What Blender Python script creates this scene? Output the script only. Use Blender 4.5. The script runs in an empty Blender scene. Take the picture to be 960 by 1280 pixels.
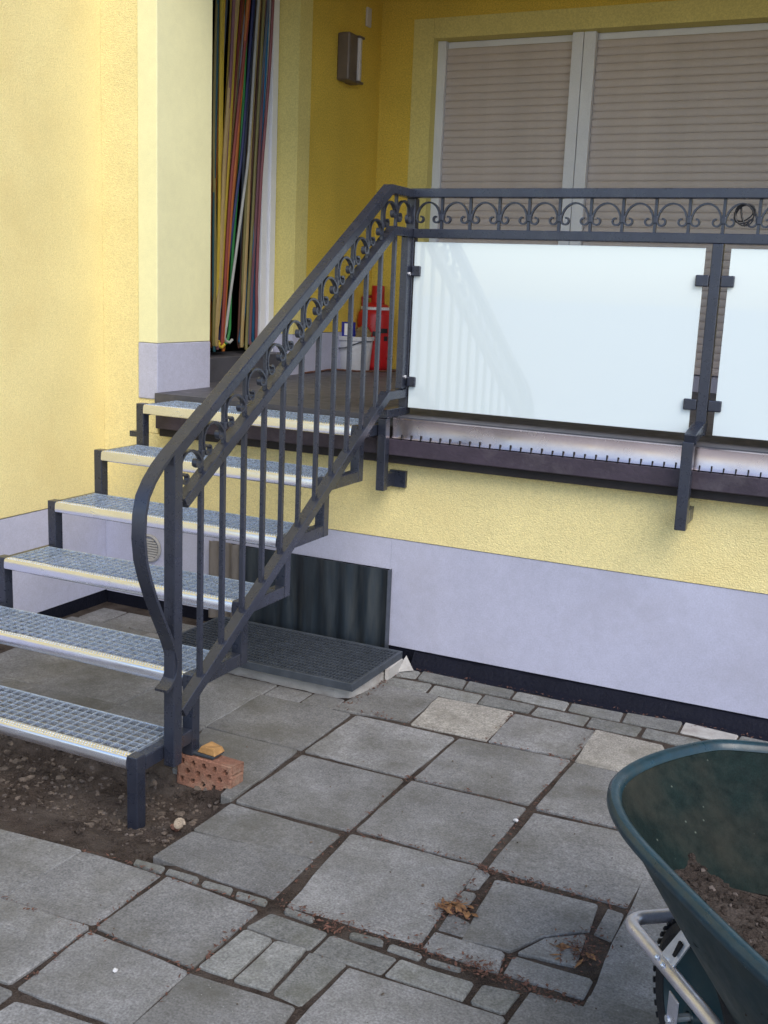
import bpy, bmesh, math, random
from mathutils import Vector, Matrix, noise
random.seed(7)
S = bpy.context.scene
COL = S.collection
# ------------------------------------------------------------ camera
YAW, PITCH, ROLL, FOC = 0.442268185, 0.203258717, -0.0419935535, 1355.38214
fw = Vector((-math.sin(YAW)*math.cos(PITCH), math.cos(YAW)*math.cos(PITCH), -math.sin(PITCH)))
r0 = Vector((math.cos(YAW), math.sin(YAW), 0)); d0 = fw.cross(r0)
cr, sr = math.cos(ROLL), math.sin(ROLL)
rt = cr*r0 + sr*d0; dn = -sr*r0 + cr*d0
cam = bpy.data.objects.new('camera', bpy.data.cameras.new('camera')); COL.objects.link(cam)
M = Matrix((rt, -dn, -fw)).transposed().to_4x4(); M.translation = Vector((1.98918, -3.86004, 1.59649))
cam.matrix_world = M
cam.data.sensor_fit = 'VERTICAL'; cam.data.sensor_height = 36; cam.data.lens = FOC/1280*36
cam.data.clip_start = 0.05; cam.data.clip_end = 1000
S.camera = cam
# ------------------------------------------------------------ light
SUN_EL, SUN_AZ = math.radians(46), math.radians(132)   # azimuth clockwise from +Y
W = bpy.data.worlds.new('World'); S.world = W; W.use_nodes = True
nt = W.node_tree; nt.nodes.clear()
sky = nt.nodes.new('ShaderNodeTexSky'); sky.sky_type = 'NISHITA'; sky.sun_disc = False
sky.sun_elevation = SUN_EL; sky.sun_rotation = SUN_AZ; sky.air_density = 1.0; sky.dust_density = 1.2; sky.ozone_density = 1.0
bg = nt.nodes.new('ShaderNodeBackground'); bg.inputs[1].default_value = 0.15
wo = nt.nodes.new('ShaderNodeOutputWorld')
nt.links.new(sky.outputs[0], bg.inputs[0]); nt.links.new(bg.outputs[0], wo.inputs[0])
sun = bpy.data.objects.new('sun', bpy.data.lights.new('sun', 'SUN')); COL.objects.link(sun)
sun.data.energy = 1.4; sun.data.angle = math.radians(40); sun.data.color = (1.0, 0.93, 0.82)
sd = Vector((math.sin(SUN_AZ)*math.cos(SUN_EL), math.cos(SUN_AZ)*math.cos(SUN_EL), math.sin(SUN_EL)))
sun.rotation_euler = sd.to_track_quat('Z', 'Y').to_euler()
S.view_settings.view_transform = 'Standard'; S.view_settings.look = 'None'
S.view_settings.exposure = 0.7; S.view_settings.gamma = 1
# ------------------------------------------------------------ materials
MATS = {}
def mat(name, col, rough=0.7, metal=0.0, var=0.12, vscale=6.0, bump=0.0, bscale=60.0, bdet=4.0, bdist=0.01,
        speck=None, dirt=None, dscale=3.0, dthr=(0.5, 0.7), spec=0.5, rnd=0.0, coat=0.0, stretch=None, fine=0.08, fscale=350.0, mid=0.0, mscale=40.0):
    """col varied by large noise (var), fine grain, optional dirt colour in patches, noise bump, per-object variation rnd"""
    m = bpy.data.materials.new(name); m.use_nodes = True; t = m.node_tree; N = t.nodes; Lk = t.links
    b = N['Principled BSDF']
    b.inputs['Roughness'].default_value = rough; b.inputs['Metallic'].default_value = metal
    b.inputs['Specular IOR Level'].default_value = spec
    if coat: b.inputs['Coat Weight'].default_value = coat; b.inputs['Coat Roughness'].default_value = 0.05
    tc = N.new('ShaderNodeTexCoord'); co = tc.outputs['Object']
    if stretch:
        mp = N.new('ShaderNodeMapping'); mp.inputs['Scale'].default_value = stretch; Lk.new(co, mp.inputs[0]); co = mp.outputs[0]
    if rnd:
        oi = N.new('ShaderNodeObjectInfo'); ad = N.new('ShaderNodeVectorMath'); ad.operation = 'ADD'
        mu = N.new('ShaderNodeMath'); mu.operation = 'MULTIPLY'; mu.inputs[1].default_value = 37.0
        Lk.new(oi.outputs['Random'], mu.inputs[0]); Lk.new(co, ad.inputs[0]); Lk.new(mu.outputs[0], ad.inputs[1]); co = ad.outputs[0]
    def ns(scale, det=4.0, ro=0.6):
        n = N.new('ShaderNodeTexNoise'); n.inputs['Scale'].default_value = scale; n.inputs['Detail'].default_value = det
        n.inputs['Roughness'].default_value = ro; Lk.new(co, n.inputs['Vector']); return n.outputs['Fac']
    def rng(src, lo, hi, a=0.3, b_=0.7):
        r = N.new('ShaderNodeMapRange'); r.inputs[1].default_value = a; r.inputs[2].default_value = b_
        r.inputs[3].default_value = lo; r.inputs[4].default_value = hi; Lk.new(src, r.inputs[0]); return r.outputs[0]
    def mul(a, f):
        x = N.new('ShaderNodeVectorMath'); x.operation = 'SCALE'
        if isinstance(a, tuple): x.inputs[0].default_value = a
        else: Lk.new(a, x.inputs[0])
        Lk.new(f, x.inputs['Scale']); return x.outputs[0]
    c = mul(tuple(col), rng(ns(vscale), 1-var, 1+var))
    if mid: c = mul(c, rng(ns(mscale, 5.0, .7), 1-mid, 1+mid))
    if fine: c = mul(c, rng(ns(fscale, 2.0), 1-fine, 1+fine))
    if rnd: c = mul(c, rng(oi.outputs['Random'], 1-rnd, 1+rnd, 0, 1))
    if dirt:
        mx = N.new('ShaderNodeMix'); mx.data_type = 'RGBA'
        Lk.new(rng(ns(dscale, 8.0, 0.65), 0, dirt[3] if len(dirt) > 3 else 1, dthr[0], dthr[1]), mx.inputs[0])
        Lk.new(c, mx.inputs[6]); mx.inputs[7].default_value = (*dirt[:3], 1); c = mx.outputs[2]
    if speck:
        v = N.new('ShaderNodeTexVoronoi'); v.inputs['Scale'].default_value = speck[3]; Lk.new(co, v.inputs['Vector'])
        mx = N.new('ShaderNodeMix'); mx.data_type = 'RGBA'
        Lk.new(rng(v.outputs['Distance'], 1, 0, speck[4], speck[4]+0.05), mx.inputs[0])
        Lk.new(c, mx.inputs[6]); mx.inputs[7].default_value = (*speck[:3], 1); c = mx.outputs[2]
    Lk.new(c, b.inputs['Base Color'])
    rr = rng(ns(vscale*3), max(0.02, rough-0.08), min(1, rough+0.08)); Lk.new(rr, b.inputs['Roughness'])
    if bump:
        bp = N.new('ShaderNodeBump'); bp.inputs['Strength'].default_value = bump; bp.inputs['Distance'].default_value = bdist
        Lk.new(ns(bscale, bdet), bp.inputs['Height']); Lk.new(bp.outputs[0], b.inputs['Normal'])
    MATS[name] = m; return m
mat('rough_plaster', (0.86, 0.74, 0.37), 0.95, var=0.05, vscale=3, bump=0.75, bscale=180, bdet=2, bdist=0.007, dirt=(0.78, 0.60, 0.25, .4), dscale=1.3, fine=0.12, fscale=170, mid=.05, mscale=60, spec=0.2)
mat('smooth_plaster', (0.82, 0.79, 0.48), 0.85, var=0.04, vscale=4, bump=0.2, bscale=260, bdist=0.002, spec=0.25, mid=.03, mscale=25)
mat('bounce_tinted_plaster', (0.80, 0.58, 0.10), 0.95, var=0.07, vscale=3, bump=0.8, bscale=180, bdet=2, bdist=0.008, fine=0.2, fscale=120, spec=0.2)  # the yellow plaster again, light bounced inside the recess put into its colour
mat('shaded_band', (0.74, 0.64, 0.24), 0.9, var=0.05, vscale=3, bump=0.3, bscale=200, bdist=0.003, fine=0.12, fscale=120, spec=0.2)  # smooth band darkened, shade of the recess painted into the colour
mat('reflector_pale', (0.42, 0.40, 0.38), 1.0, var=.15, vscale=2, fine=.2)
mat('plinth_paint', (0.46, 0.47, 0.60), 0.85, var=0.06, vscale=1.6, mid=.05, mscale=26, bump=0.25, bscale=300, bdet=2, bdist=0.002, dirt=(0.35, 0.34, 0.40, .5), dscale=2.0, dthr=(.5, .8), fine=.08, fscale=160, spec=0.25)
mat('bitumen', (0.005, 0.006, 0.014), 0.75, bump=0.8, bscale=60, bdist=0.008, spec=0.2)
mat('slab', (0.200, 0.200, 0.204), 0.95, var=0.2, vscale=4, mid=.2, mscale=50, bump=0.7, bscale=190, bdet=4, bdist=0.004, dirt=(0.098, 0.094, 0.078, .75), dscale=3.2, dthr=(.44, .70), rnd=0.17, fine=0.3, fscale=160, spec=0.2, speck=(.34, .34, .33, 55, .045))
mat('pale_slab', (0.30, 0.285, 0.262), 0.95, var=0.16, vscale=9, mid=.2, mscale=40, bump=0.7, bscale=190, bdist=0.004, dirt=(0.18, 0.17, 0.145, .65), dscale=8, rnd=0.08, fine=0.3, fscale=160, spec=0.2)
mat('paver', (0.190, 0.193, 0.190), 0.95, var=0.18, vscale=11, mid=.2, mscale=45, bump=0.7, bscale=190, bdist=0.004, dirt=(0.105, 0.105, 0.08, .6), dscale=7, rnd=0.2, fine=0.3, fscale=160, spec=0.2)
mat('soil', (0.064, 0.050, 0.043), 1.0, var=0.4, vscale=18, bump=1.0, bscale=120, bdet=8, bdist=0.015, dirt=(0.12, 0.10, 0.088, .7), dscale=6, dthr=(.45, .65), spec=0.1, fine=0.4, fscale=300)
mat('sand', (0.13, 0.11, 0.10), 1.0, var=0.3, vscale=14, bump=1.0, bscale=80, bdet=8, bdist=0.012, spec=0.1, fine=0.35, fscale=260)
mat('soil_lump', (0.12, 0.10, 0.09), 1.0, var=.4, vscale=40, bump=.4, bscale=200, bdist=.003, spec=.1)
mat('pebble', (0.105, 0.082, 0.066), 0.9, var=0.6, vscale=40, bump=0.4, bscale=200, bdist=0.003, fine=0.2)
mat('litter', (0.115, 0.055, 0.040), 0.95, var=0.7, vscale=60)
mat('leaf', (0.21, 0.105, 0.045), 0.85, var=0.5, vscale=60)
mat('anthracite', (0.033, 0.039, 0.062), 0.30, metal=0.35, var=0.10, vscale=10, mid=.10, mscale=50, bump=0.1, bscale=300, bdist=0.001, dirt=(0.065, 0.066, 0.078, .35), dscale=7, dthr=(.5, .8), spec=.9)
mat('galvanised', (0.54, 0.62, 0.74), 0.30, metal=0.7, var=0.2, vscale=30, dirt=(0.36, 0.42, 0.50, .5), dscale=18)
mat('nosing_metal', (0.82, 0.84, 0.94), 0.22, metal=0.95, var=0.06, vscale=12, stretch=(.25, 1, 1), fine=0.03)
mat('aluminium', (0.62, 0.53, 0.54), 0.24, metal=0.95, var=0.10, vscale=3, dirt=(0.44, 0.35, 0.36, .7), dscale=2.2, fine=0.0)
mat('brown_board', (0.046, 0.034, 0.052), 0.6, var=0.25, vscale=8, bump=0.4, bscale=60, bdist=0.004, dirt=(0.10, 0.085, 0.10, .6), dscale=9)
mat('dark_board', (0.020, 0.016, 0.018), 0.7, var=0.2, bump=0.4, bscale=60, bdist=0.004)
mat('floor_tile', (0.065, 0.066, 0.080), 0.5, var=0.2, vscale=6, bump=0.2, bscale=90, bdist=0.002, dirt=(0.12, 0.11, 0.12, .5), dscale=5)
mat('white_plastic', (0.80, 0.81, 0.86), 0.4, var=0.04, bump=0.05)
mat('shutter', (0.60, 0.525, 0.495), 0.5, var=0.05, vscale=5, bump=0.1, bscale=80, bdist=0.001, dirt=(.50, .44, .41, .4), dscale=3)
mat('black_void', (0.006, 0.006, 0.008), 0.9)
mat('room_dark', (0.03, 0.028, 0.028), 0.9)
mat('lamp_metal', (0.17, 0.14, 0.125), 0.5, metal=0.4, var=0.2)
mat('lamp_lens', (0.60, 0.58, 0.60), 0.35, var=0.06)
mat('red_paint', (0.46, 0.012, 0.014), 0.35, var=0.1, dirt=(0.2, 0.01, 0.01, .4), dscale=8)
mat('red_dark', (0.28, 0.010, 0.014), 0.45, var=0.1)
mat('bucket_plastic', (0.62, 0.62, 0.64), 0.4, var=0.06, dirt=(0.42, 0.40, 0.38, .5), dscale=12)
mat('blue_box', (0.02, 0.03, 0.30), 0.5)
mat('white_label', (0.9, 0.9, 0.92), 0.5, fine=0)
mat('brown_sack', (0.20, 0.14, 0.06), 0.9, var=0.3, bump=.5)
mat('brick_clay', (0.24, 0.115, 0.078), 0.95, var=0.28, vscale=26, bump=0.9, bscale=150, bdist=0.006, dirt=(0.34, 0.225, 0.16, .7), dscale=16, fine=0.25, fscale=200)
mat('wood', (0.36, 0.20, 0.075), 0.85, var=0.3, vscale=30, bump=0.5, bscale=60, bdist=0.004)
mat('grate_dark', (0.085, 0.10, 0.125), 0.5, metal=0.5, var=0.2, vscale=20)
mat('concrete', (0.40, 0.39, 0.38), 0.9, var=0.12, vscale=12, bump=0.5, bscale=90, bdist=0.004, dirt=(0.22, 0.19, 0.17, .6), dscale=9)
mat('corrugated', (0.014, 0.022, 0.032), 0.45, var=0.5, vscale=5, bump=0.2, bscale=30, bdist=0.003, dirt=(0.06, 0.068, 0.072, .7), dscale=3.5, dthr=(.48,.7), stretch=(5, 1, .5))
mat('corrugated_lit', (0.16, 0.14, 0.125), 0.6, var=0.25, vscale=9, stretch=(3, 1, .6))  # lit stretch of the dark sheet, its brightness painted into the colour
mat('barrow_green', (0.006, 0.025, 0.032), 0.42, var=0.2, vscale=9, bump=0.15, bscale=80, bdist=0.002, dirt=(.045, .045, .038, .65), dscale=6, dthr=(.52,.75))
mat('barrow_dirty', (0.0055, 0.014, 0.013), 0.8, var=0.3, vscale=14, mid=.3, mscale=40, bump=0.4, bscale=120, bdist=0.004, dirt=(0.035, 0.034, 0.026, .85), dscale=5, dthr=(.46, .7), spec=0.2, fine=0.3, speck=(.10, .12, .10, 28, .035))
mat('barrow_rim', (0.008, 0.034, 0.050), 0.33, var=0.25, vscale=12, mid=.2, mscale=60, bump=0.15, bscale=90, bdist=0.002, dirt=(.035, .045, .05, .6), dscale=14)
mat('tube_zinc', (0.74, 0.72, 0.80), 0.34, metal=0.7, var=0.12, vscale=14, dirt=(0.42, 0.37, 0.38, .5), dscale=10)
mat('rubber', (0.018, 0.017, 0.020), 0.8, bump=0.4)
mat('rim_teal', (0.012, 0.045, 0.06), 0.4, dirt=(.04,.05,.05,.5), dscale=12)
mat('bolt_steel', (0.85, 0.86, 0.9), 0.2, metal=0.6)
mat('black_tape', (0.01, 0.01, 0.014), 0.5)
mat('snail', (0.30, 0.24, 0.18), 0.6, var=0.4, vscale=80)
mat('cord_white', (0.55, 0.52, 0.50), 0.7)
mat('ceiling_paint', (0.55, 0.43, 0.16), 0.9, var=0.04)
def glass_mat():
    m = bpy.data.materials.new('frosted_glass'); m.use_nodes = True; t = m.node_tree; N = t.nodes
    b = N['Principled BSDF']; b.inputs['Base Color'].default_value = (0.74, 0.84, 0.87, 1); b.inputs['Roughness'].default_value = 0.6
    g = N.new('ShaderNodeBsdfGlossy'); g.inputs['Color'].default_value = (0.95, 0.98, 1, 1); g.inputs['Roughness'].default_value = 0.015
    mx = N.new('ShaderNodeMixShader'); mx.inputs[0].default_value = 0.12; out = N['Material Output']
    t.links.new(b.outputs[0], mx.inputs[1]); t.links.new(g.outputs[0], mx.inputs[2]); t.links.new(mx.outputs[0], out.inputs[0])
    MATS['frosted_glass'] = m
glass_mat()
# ------------------------------------------------------------ mesh helpers
class MB:
    def __init__(s): s.v = []; s.f = []
    def add(s, vs, fs):
        o = len(s.v); s.v += [tuple(v) for v in vs]; s.f += [tuple(i+o for i in f) for f in fs]; return s
    def box(s, x0, x1, y0, y1, z0, z1):
        vs = [(x0,y0,z0),(x1,y0,z0),(x1,y1,z0),(x0,y1,z0),(x0,y0,z1),(x1,y0,z1),(x1,y1,z1),(x0,y1,z1)]
        return s.add(vs, [(0,3,2,1),(4,5,6,7),(0,1,5,4),(1,2,6,5),(2,3,7,6),(3,0,4,7)])
    def prism(s, ring0, ring1):
        n = len(ring0)
        return s.add(list(ring0)+list(ring1), [tuple(range(n))[::-1], tuple(range(n, 2*n))] + [(i, (i+1)%n, n+(i+1)%n, n+i) for i in range(n)])
    def loft(s, rings, cap0=True, cap1=True, closed=True):
        n = len(rings[0]); vs = [p for r in rings for p in r]; fs = []
        for k in range(len(rings)-1):
            for i in range(n if closed else n-1):
                j = (i+1) % n; fs.append((k*n+i, k*n+j, (k+1)*n+j, (k+1)*n+i))
        if cap0: fs.append(tuple(range(n))[::-1])
        if cap1: fs.append(tuple((len(rings)-1)*n+i for i in range(n)))
        return s.add(vs, fs)
    def yzribbon(s, path, x0, x1, th, plumb=False):
        """flat bar or tube swept along a path in the YZ plane; path = top surface, th = thickness below it"""
        n = len(path); rings = []; sg = 1 if path[1][0] > path[0][0] else -1      # thickness always hangs below the first stretch
        for i, (y, z) in enumerate(path):
            a = path[max(i-1, 0)]; b = path[min(i+1, n-1)]
            def nrm(p, q):
                d = Vector((q[0]-p[0], q[1]-p[1])); d.normalize(); return Vector((-d.y, d.x))*sg
            if 0 < i < n-1:
                n1 = nrm(a, (y, z)); n2 = nrm((y, z), b); nn = (n1+n2).normalized(); k = 1/max(0.4, nn.dot(n1))
            else: nn = nrm(a, b); k = 1
            o = nn*th*k
            if plumb and i == n-1: o = Vector((0, th/abs(nn.y)))
            rings.append([(x0, y, z), (x1, y, z), (x1, y-o.x, z-o.y), (x0, y-o.x, z-o.y)])
        return s.loft(rings)
    def tube(s, path, r, n=8, cap=True):
        P = [Vector(p) for p in path]; rings = []; up = None
        for i, p in enumerate(P):
            d = (P[min(i+1, len(P)-1)] - P[max(i-1, 0)]).normalized()
            if up is None:
                up = Vector((0,0,1)) if abs(d.z) < 0.9 else Vector((1,0,0))
            a = d.cross(up).normalized(); b = a.cross(d).normalized(); up = b
            rr = r[i] if isinstance(r, (list, tuple)) else r
            rings.append([tuple(p + a*math.cos(2*math.pi*k/n)*rr + b*math.sin(2*math.pi*k/n)*rr) for k in range(n)])
        return s.loft(rings, cap, cap)
    def lathe(s, prof, c, n=24):
        rings = [[(c[0]+r*math.cos(2*math.pi*k/n), c[1]+r*math.sin(2*math.pi*k/n), c[2]+z) for k in range(n)] for r, z in prof]
        return s.loft(rings)
    def build(s, name, m, parent=None, smooth=False, bevel=0, kind=None, label=None, fix=True):
        me = bpy.data.meshes.new(name); me.from_pydata(s.v, [], s.f); me.update()
        if fix:
            bm = bmesh.new(); bm.from_mesh(me); bmesh.ops.recalc_face_normals(bm, faces=bm.faces); bm.to_mesh(me); bm.free()
        me.materials.append(MATS[m])
        if smooth:
            for p in me.polygons: p.use_smooth = True
            me.set_sharp_from_angle(angle=math.radians(40))
        return link(name, me, parent, bevel, kind, label)
def origin_of(p):
    v = Vector((0, 0, 0))
    while p is not None: v += p.location; p = p.parent
    return v
LOCAL = set()
def local_space(p):                       # children of these things are modelled in the thing's own coordinates
    while p is not None:
        if p.name in LOCAL: return True
        p = p.parent
    return False
def link(name, me, parent=None, bevel=0, kind=None, label=None):
    o = bpy.data.objects.new(name, me); COL.objects.link(o)
    if parent is not None:
        o.parent = parent
        if not local_space(parent): o.location = -origin_of(parent)
    if bevel:
        b = o.modifiers.new('bevel', 'BEVEL'); b.width = bevel; b.segments = 2; b.limit_method = 'ANGLE'; b.angle_limit = math.radians(40)
    if kind: o['kind'] = kind
    if label: o['label'] = label
    return o
def tag(o, label, cat, group=None):
    o['label'] = label; o['category'] = cat
    if group: o['group'] = group
    return o
def thing(name, label, cat, loc=(0,0,0), group=None):
    o = bpy.data.objects.new(name, None); COL.objects.link(o); o.location = loc; o.empty_display_size = 0.1
    return tag(o, label, cat, group)
def B(x0, x1, y0, y1, z0, z1): return MB().box(x0, x1, y0, y1, z0, z1)
# ============================================================ GROUND
G_ST, H_ST, W_ST = 0.28227, 0.175, 1.0377          # stair going, rise, width
def inpoly(x, y, P):
    c = False; j = len(P)-1
    for i in range(len(P)):
        if (P[i][1] > y) != (P[j][1] > y) and x < (P[j][0]-P[i][0])*(y-P[i][1])/(P[j][1]-P[i][1])+P[i][0]: c = not c
        j = i
    return c
PIT = [(-1.45, -1.72), (-0.38, -1.70), (0.034, -1.650), (0.31, -1.640), (0.284, -1.488), (0.25, -1.201), (0.10, -1.12), (-0.154, -1.10), (-0.66, -1.10), (-1.45, -1.10)]
def edge_d(x, y, P):
    m = 9
    for i in range(len(P)):
        a = Vector(P[i-1]); b = Vector(P[i]); p = Vector((x, y)); ab = b-a
        t = max(0, min(1, (p-a).dot(ab)/ab.dot(ab))); m = min(m, (p-a-ab*t).length)
    return m
def gz(x, y):
    n = noise.noise(Vector((x*9, y*9, 0))); n2 = noise.noise(Vector((x*45, y*45, 3)))
    if -1.5 < x < .4 and -1.8 < y < -1.0 and inpoly(x, y, PIT):
        k = min(1, edge_d(x, y, PIT)/0.05); k = k*k*(3-2*k)
        deep = 0.055 if y > -1.40 else 0.055*max(0.25, 1-(-1.40-y)/0.2)
        return -0.012*(1-k) + k*(-deep-0.012 + n*0.012 + n2*0.007)
    lift = .005*math.exp(-((x-1.12)**2+(y+1.46)**2)/.008)+.005*math.exp(-((x-1.45)**2+(y+1.42)**2)/.010)
    return -0.0075 + lift + n*0.003 + n2*0.003
def ground():
    xs = [-300, -80, -20, -6, -2.2] + [-1.6+i*0.03 for i in range(114)] + [2.2, 4, 10, 40, 120, 300]
    ys = [-300, -80, -20, -8, -4.2] + [-2.9+i*0.03 for i in range(108)] + [0.5, 4, 20, 80, 300]
    vs = [(x, y, gz(x, y) if (-1.6 <= x <= 1.9 and -2.9 <= y <= .35) else -0.02) for y in ys for x in xs]
    n = len(xs); fs = [(j*n+i, j*n+i+1, (j+1)*n+i+1, (j+1)*n+i) for j in range(len(ys)-1) for i in range(n-1)]
    return MB().add(vs, fs).build('ground', 'soil', kind='structure', smooth=True, fix=False)
GROUND = ground()
B(-295, 295, -298, -4.6, -.03, -.008).build('reflector_sheet', 'reflector_pale', kind='structure')  # unseen pale sheet added behind the camera to brighten reflections
PAVE = bpy.data.objects.new('pavement', None); COL.objects.link(PAVE); PAVE['kind'] = 'structure'
def paver(name, poly, m, z=0.0, seed=0, ins=0.004, wob=0.0028, grow=.0062):
    if abs(sum(poly[i-1][0]*p[1]-p[0]*poly[i-1][1] for i, p in enumerate(poly)))/2 < .03: grow = .0004; wob = .0015
    rnd = random.Random(seed*7+3); z += rnd.uniform(-.003, .002)
    tx, ty = rnd.uniform(-.006, .006), rnd.uniform(-.006, .006)
    cx = sum(p[0] for p in poly)/len(poly); cy = sum(p[1] for p in poly)/len(poly)
    pts = []
    for i in range(len(poly)):
        a = Vector(poly[i]); b = Vector(poly[(i+1) % len(poly)]); L = (b-a).length; k = max(1, min(5, int(L/0.07)))
        for j in range(k):
            p = a + (b-a)*(j/k)
            w = wob if j else wob*.6
            if j == 0:                                  # worn corner
                c = rnd.choice((.002, .004, .007)); d1 = (Vector(poly[i-1])-a).normalized(); d2 = (b-a).normalized()
                pts.append(a + d1*c); pts.append(a + d2*c); continue
            pts.append(p + Vector((rnd.uniform(-w, w), rnd.uniform(-w, w))))
    c = Vector((cx, cy))
    def ring(inset, zz): 
        out = []
        for p in pts:
            d = (p-c); q = p - d.normalized()*(inset-grow)
            out.append((q.x, q.y, zz + (p.x-cx)*tx + (p.y-cy)*ty))
        return out
    mb = MB().loft([ring(0, z-0.04), ring(0, z-0.003), ring(ins*.7, z)])
    return mb.build(name, m, PAVE, smooth=False)
BIG = [
  [(-0.41, -1.71), (0.043, -1.669), (0.028, -1.958), (-0.336, -1.973)] ,
  [(0.053, -1.668), (0.312, -1.663), (0.311, -1.926), (0.032, -1.951)] ,
  [(0.342, -1.663), (0.637, -1.677), (0.631, -1.95), (0.334, -1.934)] ,
  [(0.327, -1.961), (0.631, -1.974), (0.632, -2.199), (0.337, -2.206)] ,
  [(0.039, -1.964), (0.309, -1.948), (0.303, -2.204), (-0.004, -2.21)] ,
  [(0.643, -1.978), (0.916, -1.965), (0.93, -2.141), (0.642, -2.184)] ,
  [(0.366, -2.249), (0.633, -2.214), (0.626, -2.353), (0.343, -2.388)] ,
  [(0.251, -1.214), (0.632, -1.218), (0.63, -1.371), (0.248, -1.405)] ,
  [(0.252, -1.421), (0.634, -1.384), (0.638, -1.603), (0.241, -1.587)] ,
  [(0.666, -1.198), (1.059, -1.182), (1.065, -1.597), (0.696, -1.614)] ,
  [(0.263, -0.792), (0.642, -0.784), (0.644, -1.174), (0.256, -1.192)] ,
  [(0.677, -0.784), (1.063, -0.773), (1.056, -1.161), (0.667, -1.16)] ,
  [(1.102, -0.787), (1.492, -0.764), (1.483, -1.172), (1.092, -1.165)] ,
  [(1.111, -0.359), (1.524, -0.357), (1.487, -0.739), (1.098, -0.752)] ,
  [(0.682, -0.371), (1.084, -0.345), (1.061, -0.736), (0.674, -0.752)] ,
  [(0.26, -0.374), (0.659, -0.377), (0.643, -0.756), (0.255, -0.751)] ,
  [(-0.166, -0.386), (0.229, -0.374), (0.231, -0.749), (-0.164, -0.75)] ,
  [(-0.163, -0.767), (0.224, -0.769), (0.233, -1.188), (0.19, -1.186), (0.180, -1.125), (-0.05, -1.105)] ,
  [(0.456, -0.037), (0.762, -0.027), (0.767, -0.33), (0.474, -0.337)] ,
  [(0.779, -0.039), (1.093, -0.044), (1.083, -0.32), (0.785, -0.334)] ,
  [(1.097, -0.027), (1.344, -0.042), (1.476, -0.331), (1.107, -0.336)] ,
  [(0.194, -0.025), (0.442, -0.018), (0.45, -0.321), (0.149, -0.358)] ,
  [(0.962, -1.776), (1.349, -1.764), (1.322, -1.971), (0.952, -2.03)] ,
  [(1.377, -1.656), (1.616, -1.64), (1.618, -1.844), (1.357, -1.906)] ,
]
SPLIT = [
  [(1.134, -1.227), (1.413, -1.212), (1.423, -1.336), (1.327, -1.417), (1.279, -1.512), (1.158, -1.529)] ,
  [(1.337, -1.425), (1.427, -1.355), (1.439, -1.5), (1.297, -1.517)] ,
  [(1.081, -1.535), (1.268, -1.529), (1.281, -1.616), (1.081, -1.613)] ,
  [(1.291, -1.533), (1.491, -1.528), (1.49, -1.613), (1.293, -1.612)] ,
  [(1.493, -0.961), (1.655, -0.973), (1.699, -1.447), (1.655, -1.587), (1.502, -1.609), (1.496, -1.351), (1.5, -1.169)] ,
  [(1.063, -1.187), (1.106, -1.195), (1.104, -1.289), (1.071, -1.3)] ,
  [(1.074, -1.321), (1.111, -1.315), (1.113, -1.406), (1.066, -1.415)] ,
  [(1.444, -1.207), (1.488, -1.211), (1.49, -1.355), (1.442, -1.342)] ,
]
SMALL = [
  [(0.657, -1.761), (0.741, -1.764), (0.737, -1.947), (0.645, -1.945)] ,
  [(0.75, -1.766), (0.832, -1.759), (0.838, -1.941), (0.746, -1.95)] ,
  [(0.846, -1.765), (0.947, -1.763), (0.929, -1.952), (0.848, -1.943)] ,
  [(0.675, -1.669), (0.845, -1.673), (0.841, -1.759), (0.653, -1.752)] ,
  [(0.855, -1.674), (1.044, -1.684), (1.037, -1.758), (0.852, -1.762)] ,
  [(1.052, -1.683), (1.244, -1.68), (1.244, -1.753), (1.046, -1.757)] ,
  [(1.265, -1.679), (1.354, -1.663), (1.345, -1.753), (1.262, -1.753)] ,
]
THIN = [
  [(0.207, -1.627), (0.303, -1.621), (0.309, -1.647), (0.216, -1.65)] ,
  [(0.316, -1.623), (0.418, -1.619), (0.425, -1.646), (0.322, -1.646)] ,
  [(0.434, -1.621), (0.524, -1.616), (0.533, -1.643), (0.44, -1.647)] ,
  [(0.544, -1.627), (0.638, -1.623), (0.643, -1.646), (0.554, -1.651)] ,
  [(0.696, -1.628), (0.785, -1.632), (0.789, -1.654), (0.702, -1.651)] ,
  [(0.894, -1.641), (0.983, -1.63), (0.99, -1.653), (0.901, -1.661)] ,
  [(1.002, -1.635), (1.094, -1.637), (1.093, -1.664), (1.007, -1.663)] ,
  [(1.107, -1.643), (1.198, -1.641), (1.201, -1.658), (1.111, -1.663)] ,
]
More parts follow.
